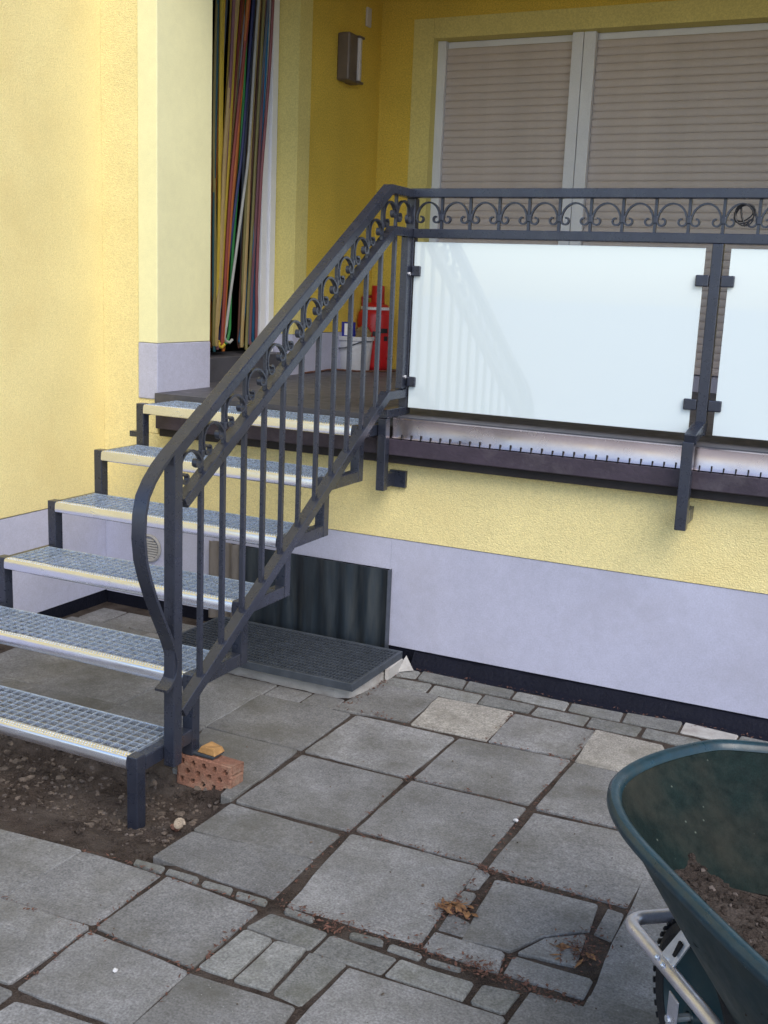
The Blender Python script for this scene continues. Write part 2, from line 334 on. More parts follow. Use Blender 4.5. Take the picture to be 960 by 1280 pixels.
ROWS = [
  [(0.167, 0.069), (0.373, 0.087), (0.386, -0.011), (0.18, -0.016)] ,
  [(0.385, 0.087), (0.597, 0.086), (0.606, -0.011), (0.398, -0.011)] ,
  [(0.609, 0.086), (0.819, 0.082), (0.817, 0.006), (0.614, -0.012)] ,
  [(0.832, 0.083), (1.039, 0.089), (1.041, -0.005), (0.83, -0.002)] ,
  [(1.049, 0.089), (1.244, 0.092), (1.241, 0.002), (1.051, -0.005)] ,
  [(1.259, 0.098), (1.467, 0.088), (1.461, 0.001), (1.26, 0.005)] ,
  [(1.477, 0.088), (1.674, 0.089), (1.662, 0.002), (1.47, 0.001)] ,
  [(0.166, 0.203), (0.272, 0.2), (0.285, 0.117), (0.189, 0.101)] ,
  [(0.281, 0.206), (0.482, 0.203), (0.498, 0.111), (0.295, 0.112)] ,
  [(0.493, 0.203), (0.695, 0.199), (0.701, 0.116), (0.507, 0.11)] ,
  [(0.707, 0.199), (0.927, 0.198), (0.934, 0.11), (0.712, 0.116)] ,
  [(0.939, 0.195), (1.145, 0.202), (1.151, 0.111), (0.947, 0.112)] ,
  [(1.158, 0.21), (1.369, 0.235), (1.37, 0.124), (1.164, 0.11)] ,
  [(1.379, 0.235), (1.581, 0.215), (1.574, 0.133), (1.38, 0.122)] ,
  [(1.591, 0.212), (1.782, 0.209), (1.772, 0.121), (1.584, 0.13)] ,
]
# the hidden or off-frame rest of the paving goes on as the same 40 cm grid
XG = [-1.43, -1.005, -0.965, -0.556, -0.154]
UNDER = []
colx = [-1.36, -0.957, -0.556, -0.160]
for a, b in zip([-1.36, -.957, -.556], [-.967, -.566, -.168]):
    for c, d in ((-1.085, -.765), (-.755, -.385), (-.375, -.262)): UNDER.append([(a, c), (b, c), (b, d), (a, d)])
for i in range(4):
    a = -1.47+i*.155; UNDER.append([(a, -.25), (a+.148, -.25), (a+.148, .0), (a, .0)]); UNDER.append([(a+.03, .01), (a+.175, .01), (a+.175, .2), (a+.03, .2)])
REST = []
for i in range(6):
    for j in range(4):
        a = 1.503+i*.41; c = -.36-j*.41; REST.append([(a, c-.4), (a+.4, c-.4), (a+.4, c), (a, c)])
for i in range(3):
    a = 1.36+i*.31; REST.append([(1.49+i*.31, -.33), (1.79+i*.31, -.33), (1.79+i*.31, -.03), (1.49+i*.31, -.03)])
for i in range(5): REST.append([(1.685+i*.21, 0), (1.885+i*.21, 0), (1.885+i*.21, .09), (1.685+i*.21, .09)])
REST = [r for r in REST if not (1.45 < r[0][0] < 1.55 and r[0][1] < -.7 and r[0][1] > -1.7) and not (r[0][0] < 1.5 and False)]
for i in range(12):
    for j in range(5):
        a = -1.4+i*.41; c = -2.36-j*.41
        if a+.4 < .345 or j > 0 or a > .95: REST.append([(a, c-.4), (a+.4, c-.4), (a+.4, c+.0), (a, c+.0)])
for a, b in ((-1.40, -1.10), (-1.09, -.79), (-.78, -.42)):
    REST.append([(a, -1.97), (b, -1.97), (b, -1.74), (a, -1.74)]); REST.append([(a, -2.35), (b, -2.35), (b, -1.985), (a, -1.985)])
REST.append([(-.41, -2.35), (-.015, -2.35), (-.002, -2.225), (-.41, -1.99)])
REST.append([(.0, -2.35), (.33, -2.35), (.33, -2.225), (.0, -2.225)])
REST.append([(.645, -2.35), (.96, -2.35), (.955, -2.16), (.645, -2.20)])
REST.append([(.97, -2.35), (1.35, -2.35), (1.33, -2.04), (.98, -2.04)])
REST.append([(1.63, -2.3), (2.0, -2.3), (2.0, -1.66), (1.63, -1.64)]); REST.append([(2.01, -2.3), (2.4, -2.3), (2.4, -1.62), (2.01, -1.62)])
REST.append([(2.41, -2.3), (2.8, -2.3), (2.8, -2.02), (2.41, -2.02)])
k = 0
def lay(polys, name, m):
    global k
    for p in polys:
        k += 1; paver(name, p, m(k) if callable(m) else m, seed=k)
lay([BIG[18], BIG[20]], 'slab', 'pale_slab')
lay([b for i, b in enumerate(BIG) if i not in (18, 20)], 'slab', 'slab')
SPLIT.append([(1.080, -1.435), (1.150, -1.455), (1.156, -1.520), (1.084, -1.522)])
lay(SPLIT, 'broken_slab', 'slab'); lay(SMALL, 'paving_brick', 'paver'); lay(THIN, 'paving_strip', 'paver')
lay(ROWS[:12], 'paving_brick', 'paver'); lay([ROWS[13]], 'paving_brick', 'concrete'); lay([ROWS[12], ROWS[14]], 'paving_brick', 'paver')
UNDER += [[(-.155, -.372), (.0, -.366), (.0, -.255), (-.155, -.255)], [(.01, -.366), (.15, -.366), (.145, -.255), (.01, -.255)]]
lay(UNDER, 'slab', 'slab'); lay(REST, 'slab', 'slab')
# ------------------------------------------------------------ loose earth bits
def clods(n, region, size, m, name, seed, zoff=0.0, sx=1.0, flat=0.7):
    rnd = random.Random(seed); mb = MB(); c = 0; tries = 0
    ico = [(0,0,1),(.894,0,.447),(.276,.851,.447),(-.724,.526,.447),(-.724,-.526,.447),(.276,-.851,.447),(.724,.526,-.447),(-.276,.851,-.447),(-.894,0,-.447),(-.276,-.851,-.447),(.724,-.526,-.447),(0,0,-1)]
    icf = [(0,1,2),(0,2,3),(0,3,4),(0,4,5),(0,5,1),(1,6,2),(2,7,3),(3,8,4),(4,9,5),(5,10,1),(2,6,7),(3,7,8),(4,8,9),(5,9,10),(1,10,6),(11,7,6),(11,8,7),(11,9,8),(11,10,9),(11,6,10)]
    while c < n and tries < n*30:
        tries += 1; x, y, z = region(rnd)
        if x is None: continue
        s = rnd.uniform(*size)*(rnd.random()**1.5*0.9+0.35); e = Vector((rnd.uniform(.6, 1.5), rnd.uniform(.6, 1.3), flat*rnd.uniform(.7, 1.2)))
        rot = Matrix.Rotation(rnd.uniform(0, 6.3), 3, 'Z') @ Matrix.Rotation(rnd.uniform(-.5, .5), 3, 'X')
        vs = []
        for v in ico:
            q = Vector(v)*s*rnd.uniform(.75, 1.2); q = rot @ Vector((q.x*e.x, q.y*e.y, q.z*e.z)); vs.append((x+q.x, y+q.y, z+q.z+zoff))
        mb.add(vs, icf); c += 1
    return mb.build(name, m, kind='stuff', smooth=False, fix=False)
def pitpt(rnd):
    x = rnd.uniform(-1.3, .3); y = rnd.uniform(-1.72, -1.08)
    if not inpoly(x, y, PIT) or edge_d(x, y, PIT) < .012: return (None,)*3
    if y < -1.47 and rnd.random() < .75: return (None,)*3
    return x, y, gz(x, y)
def pitpt2(rnd):
    x, y, z = pitpt(rnd)
    if x is None or y < -1.5: return (None,)*3
    dens = math.exp(-((x+.55)/.25)**2) + math.exp(-((x-.12)/.18)**2) + .3
    return (x, y, z) if rnd.random() < dens else (None,)*3
clods(2600, pitpt, (.004, .013), 'soil', 'earth_crumbs', 1)
clods(420, pitpt2, (.006, .016), 'pebble', 'gravel', 2)
clods(500, pitpt, (.004, .010), 'sand', 'sand_crumbs', 3)
def litter_mesh(pts, size, seed, name, m):
    rnd = random.Random(seed); mb = MB()
    for x, y, z in pts:
        s = rnd.uniform(*size); a = rnd.uniform(0, 6.3); w = s*rnd.uniform(.12, .5)
        d = Vector((math.cos(a), math.sin(a), rnd.uniform(-.25, .35)))*s; e = Vector((-math.sin(a), math.cos(a), rnd.uniform(-.4, .4)))*w
        p = Vector((x, y, z+.003)); mid = Vector((0, 0, rnd.uniform(0, .35)*w))
        mb.add([p-d, p-e+mid, p+d, p+e+mid], [(0, 1, 2), (0, 2, 3)])
    return mb.build(name, m, kind='stuff', fix=False)
def joint_litter():
    rnd = random.Random(11); pts = []
    segs = [((1.08,-.36),(1.08,-1.2),160,.009), ((1.08,-1.2),(1.07,-1.62),110,.010), ((1.08,-1.19),(1.5,-1.19),260,.012), ((.65,-1.625),(1.08,-1.62),230,.012),
            ((1.08,-1.63),(1.5,-1.64),330,.014), ((.65,-1.18),(1.08,-1.17),110,.007), ((.65,-.76),(.65,-1.6),110,.007), ((.67,-.76),(1.5,-.76),120,.006),
            ((.19,-.30),(.2,.19),200,.012), ((.15,-.34),(1.1,-.34),120,.006), ((.77,-.33),(.77,-.03),60,.006), ((1.09,-.33),(1.09,-.03),60,.006), ((1.285,-1.53),(1.285,-1.61),30,.006),
            ((.2,.21),(1.7,.225),220,.007), ((1.13,-1.24),(1.13,-1.5),60,.008), ((1.44,-1.35),(1.44,-1.5),160,.03), ((.32,-1.66),(.33,-2.2),80,.006), ((.64,-1.66),(.64,-2.1),90,.006), ((.03,-1.96),(.64,-1.96),90,.006), ((0.05,-1.66),(.64,-1.655),120,.006)]
    for a, b, n, w in segs:
        for _ in range(int(n*.62)):
            t = rnd.random()**rnd.choice((.7, 1, 1.5)); x = a[0]+(b[0]-a[0])*t+rnd.gauss(0, w); y = a[1]+(b[1]-a[1])*t+rnd.gauss(0, w); pts.append((x, y, rnd.uniform(-.004, .003)))
    for cx, cy, n, w in ((1.085,-1.42,150,.026), (1.24,-1.625,110,.03), (1.09,-1.19,40,.02), (.85,-1.66,60,.02), (1.43,-1.44,150,.035), (.33,-.33,30,.02)):
        for _ in range(n): pts.append((rnd.gauss(cx, w), rnd.gauss(cy, w*.7), rnd.uniform(0, .006)))
    litter_mesh(pts, (.0025, .009), 5, 'leaf_litter', 'litter')
    q = [(rnd.gauss(1.085, .022), rnd.gauss(-1.42, .016), rnd.uniform(.002, .010)) for _ in range(26)]
    q += [(rnd.gauss(1.42, .03), rnd.gauss(-1.45, .03), .002) for _ in range(8)]
    litter_mesh(q, (.010, .022), 6, 'dry_leaves', 'leaf')
joint_litter()
rs = random.Random(21)
def slabpt(rnd):
    return rnd.uniform(-.3, 1.6), rnd.uniform(-2.25, .15), .002
clods(150, slabpt, (.0015, .004), 'pebble', 'grit', 9)

# ============================================================ HOUSE
HOUSE = thing('house', 'yellow rendered house with a lavender grey plinth and a recessed balcony', 'house', (0, .29, 0))
YW = .29; XL = -1.5; ZP = .54; ZT = 4.3
def part(name, bx, m, bevel=0, label=None, parent=HOUSE): return B(*bx).build(name, m, parent, bevel=bevel, label=label)
part('rough_wall', (XL-.3, XL, -2.6, YW+.3, ZP, ZT), 'rough_plaster', .004)
part('plinth', (XL-.3, XL-.002, -2.6, YW+.3, .06, ZP-.003), 'plinth_paint')
part('bitumen_strip', (XL-.3, XL-.006, -2.6, YW+.3, -.12, .058), 'bitumen')
part('rough_wall', (XL+.001, -1.289, YW, YW+.25, ZP, ZT), 'rough_plaster')
part('rough_wall', (-1.288, 4.2, YW, YW+.25, ZP, .876), 'rough_plaster')
# plinth with an opening for the cellar window
part('plinth', (XL, -.865, YW+.003, YW+.25, .056, ZP-.003), 'plinth_paint')
part('plinth', (-.864, .065, YW+.003, YW+.25, .40, ZP-.003), 'plinth_paint')
part('plinth', (.066, 4.2, YW+.003, YW+.25, .056, ZP-.003), 'plinth_paint')
part('bitumen_strip', (XL, 4.2, YW+.009, YW+.25, -.12, .054), 'bitumen')
# lumpy lower edge of the bitumen coat, spilling on the ground joint
mb = MB(); rnd = random.Random(5); xs = [.2+i*.05 for i in range(60)]
ring = []
for x in xs:
    w = .055+rnd.uniform(-.006, .006)
    ring.append([(x, YW+.02, .050+rnd.uniform(-.004, .004)), (x, YW-.006, .046+rnd.uniform(-.005, .003)), (x, YW-.03-rnd.uniform(0, .006), .004), (x, YW-w-.02, -.006), (x, YW+.02, -.03)])
mb.loft(ring); mb.build('bitumen_strip', 'bitumen', HOUSE, smooth=True)
# pillar beside the balcony recess: smooth reveal band over a grey foot
part('reveal_band', (-1.289, -1.18, YW-.004, .712, 1.302, ZT), 'smooth_plaster', .003)
part('plinth', (-1.289, -1.1785, YW-.0055, .7135, 1.04, 1.300), 'plinth_paint', .003)
part('rough_wall', (-1.288, -1.182, YW+.001, .70, .878, 1.039), 'rough_plaster')
# side wall of the recess with the door opening
part('side_wall', (-1.55, -1.30, .70, .78, 1.04, ZT), 'bounce_tinted_plaster')
part('side_wall', (-1.55, -1.30, 1.72, 2.95, 1.315, 3.6), 'bounce_tinted_plaster')
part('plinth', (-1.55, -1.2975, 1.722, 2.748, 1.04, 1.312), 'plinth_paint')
part('door_surround', (-1.47, -1.294, 1.7185, 1.86, 1.31, 3.6), 'shaded_band', .002)
part('side_wall', (-1.55, -1.30, .78, 1.72, 3.32, 3.6), 'bounce_tinted_plaster')
part('door_threshold', (-1.60, -1.325, .78, 1.718, 1.04, 1.20), 'floor_tile', .004)
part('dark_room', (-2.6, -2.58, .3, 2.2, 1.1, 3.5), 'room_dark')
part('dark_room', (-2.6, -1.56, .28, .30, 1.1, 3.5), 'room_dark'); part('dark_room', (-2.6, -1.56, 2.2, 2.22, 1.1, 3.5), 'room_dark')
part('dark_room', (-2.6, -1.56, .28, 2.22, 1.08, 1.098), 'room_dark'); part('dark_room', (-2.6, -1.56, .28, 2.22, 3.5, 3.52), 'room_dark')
df = B(-1.50, -1.43, 1.575, 1.635, 1.20, 3.32).box(-1.52, -1.415, 1.640, 1.70, 1.20, 3.32).box(-1.50, -1.44, 1.703, 1.722, 1.20, 3.32).box(-1.52, -1.415, .781, .85, 1.20, 3.32).box(-1.52, -1.415, .851, 1.639, 3.24, 3.319)
df.build('door_frame', 'white_plastic', HOUSE, bevel=.004)
# window wall
YB = 2.75; WX0, WX1, WZ0, WZ1 = -.934, 1.62, 1.16, 3.133
part('window_wall', (-1.30, WX0-.001, YB, YB+.3, 1.04, 3.6), 'bounce_tinted_plaster')
part('window_wall', (WX1+.001, 4.2, YB, YB+.3, 1.04, 3.6), 'bounce_tinted_plaster')
part('window_wall', (WX0, WX1, YB, YB+.3, WZ1+.001, 3.6), 'bounce_tinted_plaster')
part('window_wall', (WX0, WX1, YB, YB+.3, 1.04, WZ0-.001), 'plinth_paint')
part('window_surround', (WX0-.137, WX0, YB-.005, YB+.12, 1.3, WZ1+.12), 'shaded_band', .002)
part('window_surround', (WX0+.001, WX1-.001, YB-.005, YB+.12, WZ1, WZ1+.12), 'shaded_band', .002)
part('window_surround', (WX1, WX1+.137, YB-.005, YB+.12, 1.3, WZ1+.12), 'shaded_band', .002)
part('balcony_ceiling', (-1.55, 4.2, YW+.001, 3.05, 3.6, 3.8), 'ceiling_paint')
part('upper_wall', (-1.17, 4.2, YW, YW+.25, 3.42, 5.2), 'rough_plaster')
part('end_wall', (3.6, 3.85, YW+.25, 3.05, 1.04, 3.6), 'rough_plaster'); part('end_wall', (3.6, 4.2, YW, YW+.248, .88, 3.41), 'rough_plaster')
WIN = B(WX0, WX0+.055, YB+.07, YB+.14, WZ0, WZ1).box(WX1-.055, WX1, YB+.07, YB+.14, WZ0, WZ1).box(-.058, .010, YB+.055, YB+.14, WZ0, WZ1).box(.014, .085, YB+.055, YB+.14, WZ0, WZ1).box(WX0+.056, -.059, YB+.11, YB+.14, WZ1-.04, WZ1-.001).box(.086, WX1-.056, YB+.11, YB+.14, WZ1-.04, WZ1-.001).build('window', 'white_plastic', HOUSE, bevel=.003)
def slat_mesh(w):
    prof = [(0.0035, 0.0), (0.0005, .003), (-.0015, .012), (-.0025, .022), (-.0015, .032), (.0005, .0415), (0.0035, .0446), (.010, .0446), (.010, 0)]
    me_ = MB().loft([[(0, y, z) for y, z in prof], [(w, y, z) for y, z in prof]])
    me = bpy.data.meshes.new('slat'); me.from_pydata(me_.v, [], me_.f); me.update()
    bm = bmesh.new(); bm.from_mesh(me); bmesh.ops.recalc_face_normals(bm, faces=bm.faces); bm.to_mesh(me); bm.free()
    for p in me.polygons: p.use_smooth = True
    me.set_sharp_from_angle(angle=math.radians(50)); me.materials.append(MATS['shutter']); return me
for xa, xb in ((WX0+.057, -.060), (.087, WX1-.057)):
    me = slat_mesh(xb-xa)
    for i in range(43):
        s = bpy.data.objects.new('shutter_slat', me); COL.objects.link(s); s.parent = WIN
        s.location = Vector((xa, YB+.098, WZ0+.005+i*.0448)) - Vector((0, .29, 0)) + Vector((0, .29, 0)) - Vector((0, 0, 0))
part('shutter_back', (WX0+.02, WX1-.02, YB+.145, YB+.16, WZ0, WZ1), 'black_void')
# balcony floor and its edge
BF = B(-1.177, 3.6, .262, 2.748, .99, 1.072).box(-1.55, -1.1775, .714, 2.748, .99, 1.072).build('balcony_floor', 'floor_tile', kind='structure')
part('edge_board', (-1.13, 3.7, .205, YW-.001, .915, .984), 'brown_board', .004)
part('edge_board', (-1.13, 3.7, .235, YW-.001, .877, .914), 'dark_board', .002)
part('edge_board', (-1.13, .085, .245, .261, .986, 1.03), 'dark_board')
part('floor_strip', (.0855, 3.6, .222, .2615, 1.0, 1.066), 'floor_tile')
FL = MB()
prof = [(.221, 1.068), (.215, 1.072), (.209, 1.068), (.212, 1.0), (.206, .988), (.210, .986), (.217, 1.0), (.215, 1.062)]
FL.loft([[(x, y, z) for y, z in prof] for x in (.0855, 3.6)])
fl = FL.build('metal_flashing', 'aluminium', HOUSE, smooth=True)
mb = MB()
for i in range(75):
    x = .13+i*.0432; h = .018+.004*((i*7) % 3)/2; mb.box(x-.0022, x+.0022, .2035, .211, .984, .986+h)
mb.build('flashing_slots', 'black_void', fl, kind='stuff')
# ============================================================ STAIRCASE
ST = thing('metal_staircase', 'anthracite steel staircase of six galvanised grating treads with scrolled handrail', 'staircase', (-.5, -.9, 0))
def stringer(x0, x1, leg2):
    mb = MB(); t = .042
    for i in range(1, 7):
        y0 = (i-6)*G_ST; z = i*H_ST
        zb = (i-1)*H_ST-.052 if i > 1 else -.10
        if i == 2 and leg2: zb = .075
        mb.box(x0, x1, y0, y0+t, zb if i > 1 else -.12, z+.002)
        y1 = i*G_ST-6*G_ST+G_ST
        mb.box(x0+.0006, x1-.0006, y0+t+.0005, (y1 if i < 6 else .22), z-.052, z-.006)
    return mb
stringer(.0005, .0405, True).build('stringer', 'anthracite', ST, bevel=.003)
stringer(-W_ST-.0405, -W_ST-.0005, False).build('stringer', 'anthracite', ST, bevel=.003)
# tread: built once in its own coordinates, then copied
tn = MB(); prof = [(.028, 0), (.028, -.004), (.010, -.008), (.006, -.036), (.010, -.042), (.004, -.043), (-.002, -.039), (-.0030, -.030), (-.001, -.012), (.001, -.005), (.004, -.0015), (.009, 0)]
tn.loft([[(x, y, z) for y, z in prof] for x in (-W_ST, 0)])
def to_mesh(mb, name, m, smooth=False):
    me = bpy.data.meshes.new(name); me.from_pydata(mb.v, [], mb.f); me.update()
    bm = bmesh.new(); bm.from_mesh(me); bmesh.ops.recalc_face_normals(bm, faces=bm.faces); bm.to_mesh(me); bm.free(); me.materials.append(MATS[m])
    if smooth:
        for p in me.polygons: p.use_smooth = True
        me.set_sharp_from_angle(angle=math.radians(48))
    return me
gb = MB(); nx = 29; ny = 6
for j in range(ny+1):
    y = .030+j*(.205/ny); gb.box(-W_ST+.003, -.003, y-.0017, y+.0017, -.013, -.0012)
for i in range(nx):
    x = -W_ST+.003+(i+.5)*(W_ST-.006)/nx; gb.box(x-.0017, x+.0017, .0285, .2365, -.006, -.0004)
bu = MB()
for i in range(94):
    x = -W_ST+.012+i*.011
    for y in (.008, .019): bu.lathe([(.0028, -.0005), (.0026, .0012), (.0008, .002)], (x+(.0055 if y > .01 else 0), y, 0), 5)
sp = MB().box(-W_ST+.0002, -W_ST+.003, .029, .2395, -.04, 0).box(-.003, -.0002, .029, .2395, -.04, 0).box(-W_ST+.0031, -.0031, .237, .2402, -.034, 0)
me_n, me_g, me_b, me_s = to_mesh(tn, 'nosing', 'nosing_metal', True), to_mesh(gb, 'grating', 'galvanised'), to_mesh(bu, 'anti_slip_studs', 'galvanised'), to_mesh(sp, 'side_plate', 'galvanised')
for i in range(1, 7):
    t = bpy.data.objects.new('tread', me_s); COL.objects.link(t); t.parent = ST
    t.location = Vector((0, (i-6)*G_ST, i*H_ST)) - ST.location
    for nm, me, st in (('nosing', me_n, 0), ('grating', me_g, 1), ('anti_slip_studs', me_b, 1)):
        c = bpy.data.objects.new(nm, me); COL.objects.link(c); c.parent = t
        if st: c['kind'] = 'stuff'
def disc_x(x, y, z, r=.006, d=.005): return MB().tube([(x, y, z), (x+d, y, z)], r, 8)
for i in (1, 6): disc_x(.041, (i-6)*G_ST+.17, i*H_ST-.028).build('bolt', 'bolt_steel', ST)
# railing of the stairs, in the plane just outside the right stringer
RX0, RX1 = .042, .082; RM = .062
SL = .634
def hz(y): return 1.112+SL*(y+1.262) if y < .13 else 1.995
curve = [(-1.262,1.112),(-1.300,1.090),(-1.340,1.062),(-1.380,1.025),(-1.411,.984),(-1.426,.930),(-1.430,.862),(-1.422,.797),(-1.403,.738),(-1.375,.672),(-1.339,.600),(-1.300,.527),(-1.279,.478),(-1.271,.448),(-1.272,.422),(-1.283,.398),(-1.303,.381),(-1.324,.374)]
top = [(.372, 1.997), (.125, 1.997), (-1.262, 1.997-SL*1.387)]
MB().yzribbon([top[0], top[1], (-1.286, 1.997-SL*1.411)], RX0-.002, RX1+.002, .034, True).build('handrail', 'anthracite', ST, bevel=.003)
z0 = top[-1][1]; curve = [(-1.10, 1.997-SL*1.225+.0022), (-1.22, 1.997-SL*1.345+.0022)]+[(y, z+(z0+.003-1.112)*max(0, 1-(i/6))) for i, (y, z) in enumerate(curve)]
MB().yzribbon(curve, RX0-.0032, RX1+.0032, .010).build('handrail_scroll', 'anthracite', ST, smooth=True)
DZ = .155
DS = .186; YK = .125+(DS-DZ)/SL; low = [(.352, 1.997-DZ), (YK, 1.997-DZ), (-1.232, 1.997-DZ-SL*(YK+1.232))]
MB().yzribbon(low, RX0, RX1, .034).build('lower_rail', 'anthracite', ST, bevel=.002)
B(RX0, RX1, -1.283, -1.241, .105, z0-.03).build('newel_post', 'anthracite', ST, bevel=.003)
bot = [(.352, 1.182), (.170, 1.182), (-1.239, 1.182-.638*1.409)]
MB().yzribbon(bot, RX0, RX1, .036).build('bottom_rail', 'anthracite', ST, bevel=.002)
MB().yzribbon([(.352, 1.108), (.16, 1.108)], RX0, RX1, .036).build('bottom_rail', 'anthracite', ST, bevel=.002)
def botz(y): return 1.182 if y > .17 else 1.182+.638*(y-.17)
def lowz(y): return 1.997-DZ if y > YK else 1.997-DZ+SL*(y-YK)
def topz(y): return 1.997 if y > .125 else 1.997+SL*(y-.125)
BY = [-1.122+k*.1205 for k in range(12)]
for y in BY:
    zb, zt = botz(y), lowz(y)-.030
    MB().prism([(RM-.008, y-.008, zb-.006), (RM+.008, y-.008, zb-.006), (RM+.008, y+.008, zb+.006), (RM-.008, y+.008, zb+.006)],
               [(RM-.008, y-.008, zt-.008), (RM+.008, y-.008, zt-.008), (RM+.008, y+.008, zt+.008), (RM-.008, y+.008, zt+.008)]).build('baluster', 'anthracite', ST, bevel=.0015)
def scroll_path(w, h):
    """arch whose two ends curl inwards, in bay coordinates (s, t)"""
    c = w/2; L = []; r0_ = c*.31; cx = r0_+.0025; cy = h*.33
    for k in range(15):                                # spiral from the inner tip round the bottom to the outer side
        a = math.radians(95-k*19.65); rr = r0_*(.50+.50*(k/14)**.8)
        L.append((cx+math.cos(a)*rr, cy+math.sin(a)*rr))
    x0, y0 = L[-1]
    arc = [(c-math.cos(k*math.pi/14)*(c-x0), y0+math.sin(k*math.pi/14)*(h*.86-y0)) for k in range(1, 14)]
    return L+arc+[(w-x, y) for x, y in L[::-1]]
def bay(mapf, w, h, parent):
    """one scroll: 14 mm wide, 5 mm thick flat iron following the arch"""
    P = [Vector(p) for p in scroll_path(w, h)]; rings = []; n = len(P)
    for i, p in enumerate(P):
        d = (P[min(i+1, n-1)]-P[max(i-1, 0)]).normalized(); nn = Vector((-d.y, d.x))*.0034
        a, b = p+nn, p-nn
        rings.append([mapf(a.x, a.y, -.007), mapf(a.x, a.y, .007), mapf(b.x, b.y, .007), mapf(b.x, b.y, -.007)])
    MB().loft(rings).build('scroll', 'anthracite', parent, smooth=True)
GAPH = DZ-.034
ups = [-1.240]+BY+[.25]
for y in BY:
    a, b = lowz(y)-.002, topz(y)-.03
    MB().prism([(RM-.006, y-.0055, a), (RM+.006, y-.0055, a), (RM+.006, y+.0055, a+.006), (RM-.006, y+.0055, a+.006)],
               [(RM-.006, y-.0055, b), (RM+.006, y-.0055, b), (RM+.006, y+.0055, b+.006), (RM-.006, y+.0055, b+.006)]).build('upright', 'anthracite', ST)
    zc = lowz(y)+.055; B(RM-.009, RM+.009, y-.009, y+.009, zc-.012, zc+.012).build('collar', 'anthracite', ST, bevel=.003)
edges = [-1.240]+BY+[.352]
for a, b in zip(edges[:-1], edges[1:]):
    w = b-a-.010
    if a < .1:                                         # on the slope the scrolls are turned with the rail
        ca, sa = 1/math.hypot(1, SL), SL/math.hypot(1, SL); off = (b-a)/ca/2-.059+.030
        bay(lambda s, t, x, a=a: (RM+x*1.2, a+ca*(s+off)-sa*t, lowz(a)+sa*(s+off)+ca*t), .118, .118, ST)
    else: bay(lambda s, t, x, a=a: (RM+x, a+.005+s, lowz(a+.005+s)+t), w, GAPH, ST)
# upper corner: hanging post with a wall stub, end plate with bolts
B(RX0+.001, RX1-.001, .155, .195, .768, 1.07).build('support_post', 'anthracite', ST, bevel=.003)
B(RX0+.004, RX1-.004, .196, .2895, .778, .835).build('wall_bracket', 'anthracite', ST, bevel=.002)
B(RX1-.03, RX1+.045, .27, .2893, .77, .842).build('wall_bracket', 'anthracite', ST, bevel=.002)
B(RX0+.004, RX1-.004, .300, .344, 1.185, 1.842-.034).build('end_post', 'anthracite', ST, bevel=.002)
for z in (1.235, 1.66): disc_x(RX1-.004, .322, z, .007, .006).build('bolt', 'bolt_steel', ST)
B(-W_ST-.085, -W_ST-.0415, -.0+.01, .05, .90, .925).build('wall_bracket', 'anthracite', ST)
# ============================================================ BALCONY RAILING
BR = thing('balcony_railing', 'dark steel balcony railing with scroll band above milky glass panels', 'railing', (1.3, .35, 1.07))
def brp(name, bx, bevel=.003): return B(*bx).build(name, 'anthracite', BR, bevel=bevel)
RY0, RY1 = .332, .368; BX1 = 3.6
brp('handrail', (RX0-.002, BX1, RY0-.012, RY1+.004, 1.965, 2.0))
brp('lower_rail', (RX1+.001, BX1, RY0, RY1, 1.806, 1.842))
brp('corner_post', (RX0+.001, RX1, .3455, .388, 1.075, 1.964))
PX = [1.286, 2.56]
for px in PX:
    brp('post', (px, px+.040, RY0+.001, RY1, 1.10, 1.8055))
    # cranked bracket that steps out over the floor edge and down to the wall
    MB().yzribbon([(RY1, 1.158), (.19, 1.135), (.1445, 1.123)], px-.002, px+.042, .040).build('bracket', 'anthracite', BR, bevel=.003)
    MB().box(px-.006, px+.036, .1435, .183, .766, 1.095).build('bracket', 'anthracite', BR, bevel=.003)
    brp('bracket_foot', (px+.0, px+.036, .1835, .2893, .785, .838))
xb = [RX1+.001, .201]+[.201+.1237*k for k in range(1, 28)]
for x in xb[1:]:
    B(x-.0055, x+.0055, .344, .356, 1.841, 1.966).build('upright', 'anthracite', BR)
    B(x-.009, x+.009, .341, .359, 1.875, 1.902).build('collar', 'anthracite', BR, bevel=.003)
for a, b in zip(xb[:-1], xb[1:]):
    bay(lambda s, t, y, a=a: (a+.005+s, .350+y, 1.842+t), b-a-.010, .123, BR)
for gx0, gx1 in ((.088, 1.262), (1.352, 2.53), (2.63, 3.58)):
    B(gx0, gx1, .346, .355, 1.104, 1.790).build('glass_panel', 'frosted_glass', BR, bevel=.0015)
for cx0, cx1 in ((.0825, .122), (1.236, 1.285), (1.327, 1.376), (2.51, 2.559), (2.601, 2.65)):
    for z in (1.215, 1.672): brp('glass_clamp', (cx0, cx1, .332, .345, z-.021, z+.021), .004); brp('glass_clamp', (cx0, cx1, .3555, .368, z-.021, z+.021), .004)
# black tape tangle on the railing
tp = MB(); rnd = random.Random(4)
for k in range(3):
    pts = []
    for i in range(15):
        a = 2*math.pi*i/14; pts.append((1.388+math.cos(a)*(.030-.004*k)+.012*math.sin(a+k), .335-.006*k+.006*math.sin(2*a+k), 1.915+math.sin(a)*(.030+.004*k)-.004*k))
    tp.tube(pts, .0028, 6)
tp.tube([(1.372, .335, 1.94), (1.380, .33, 1.90), (1.394, .33, 1.868), (1.398, .334, 1.875)], .004, 6)
tag(tp.build('cable_loop', 'black_tape', smooth=True), 'black loop of cable knotted round the railing scrollwork', 'cable')
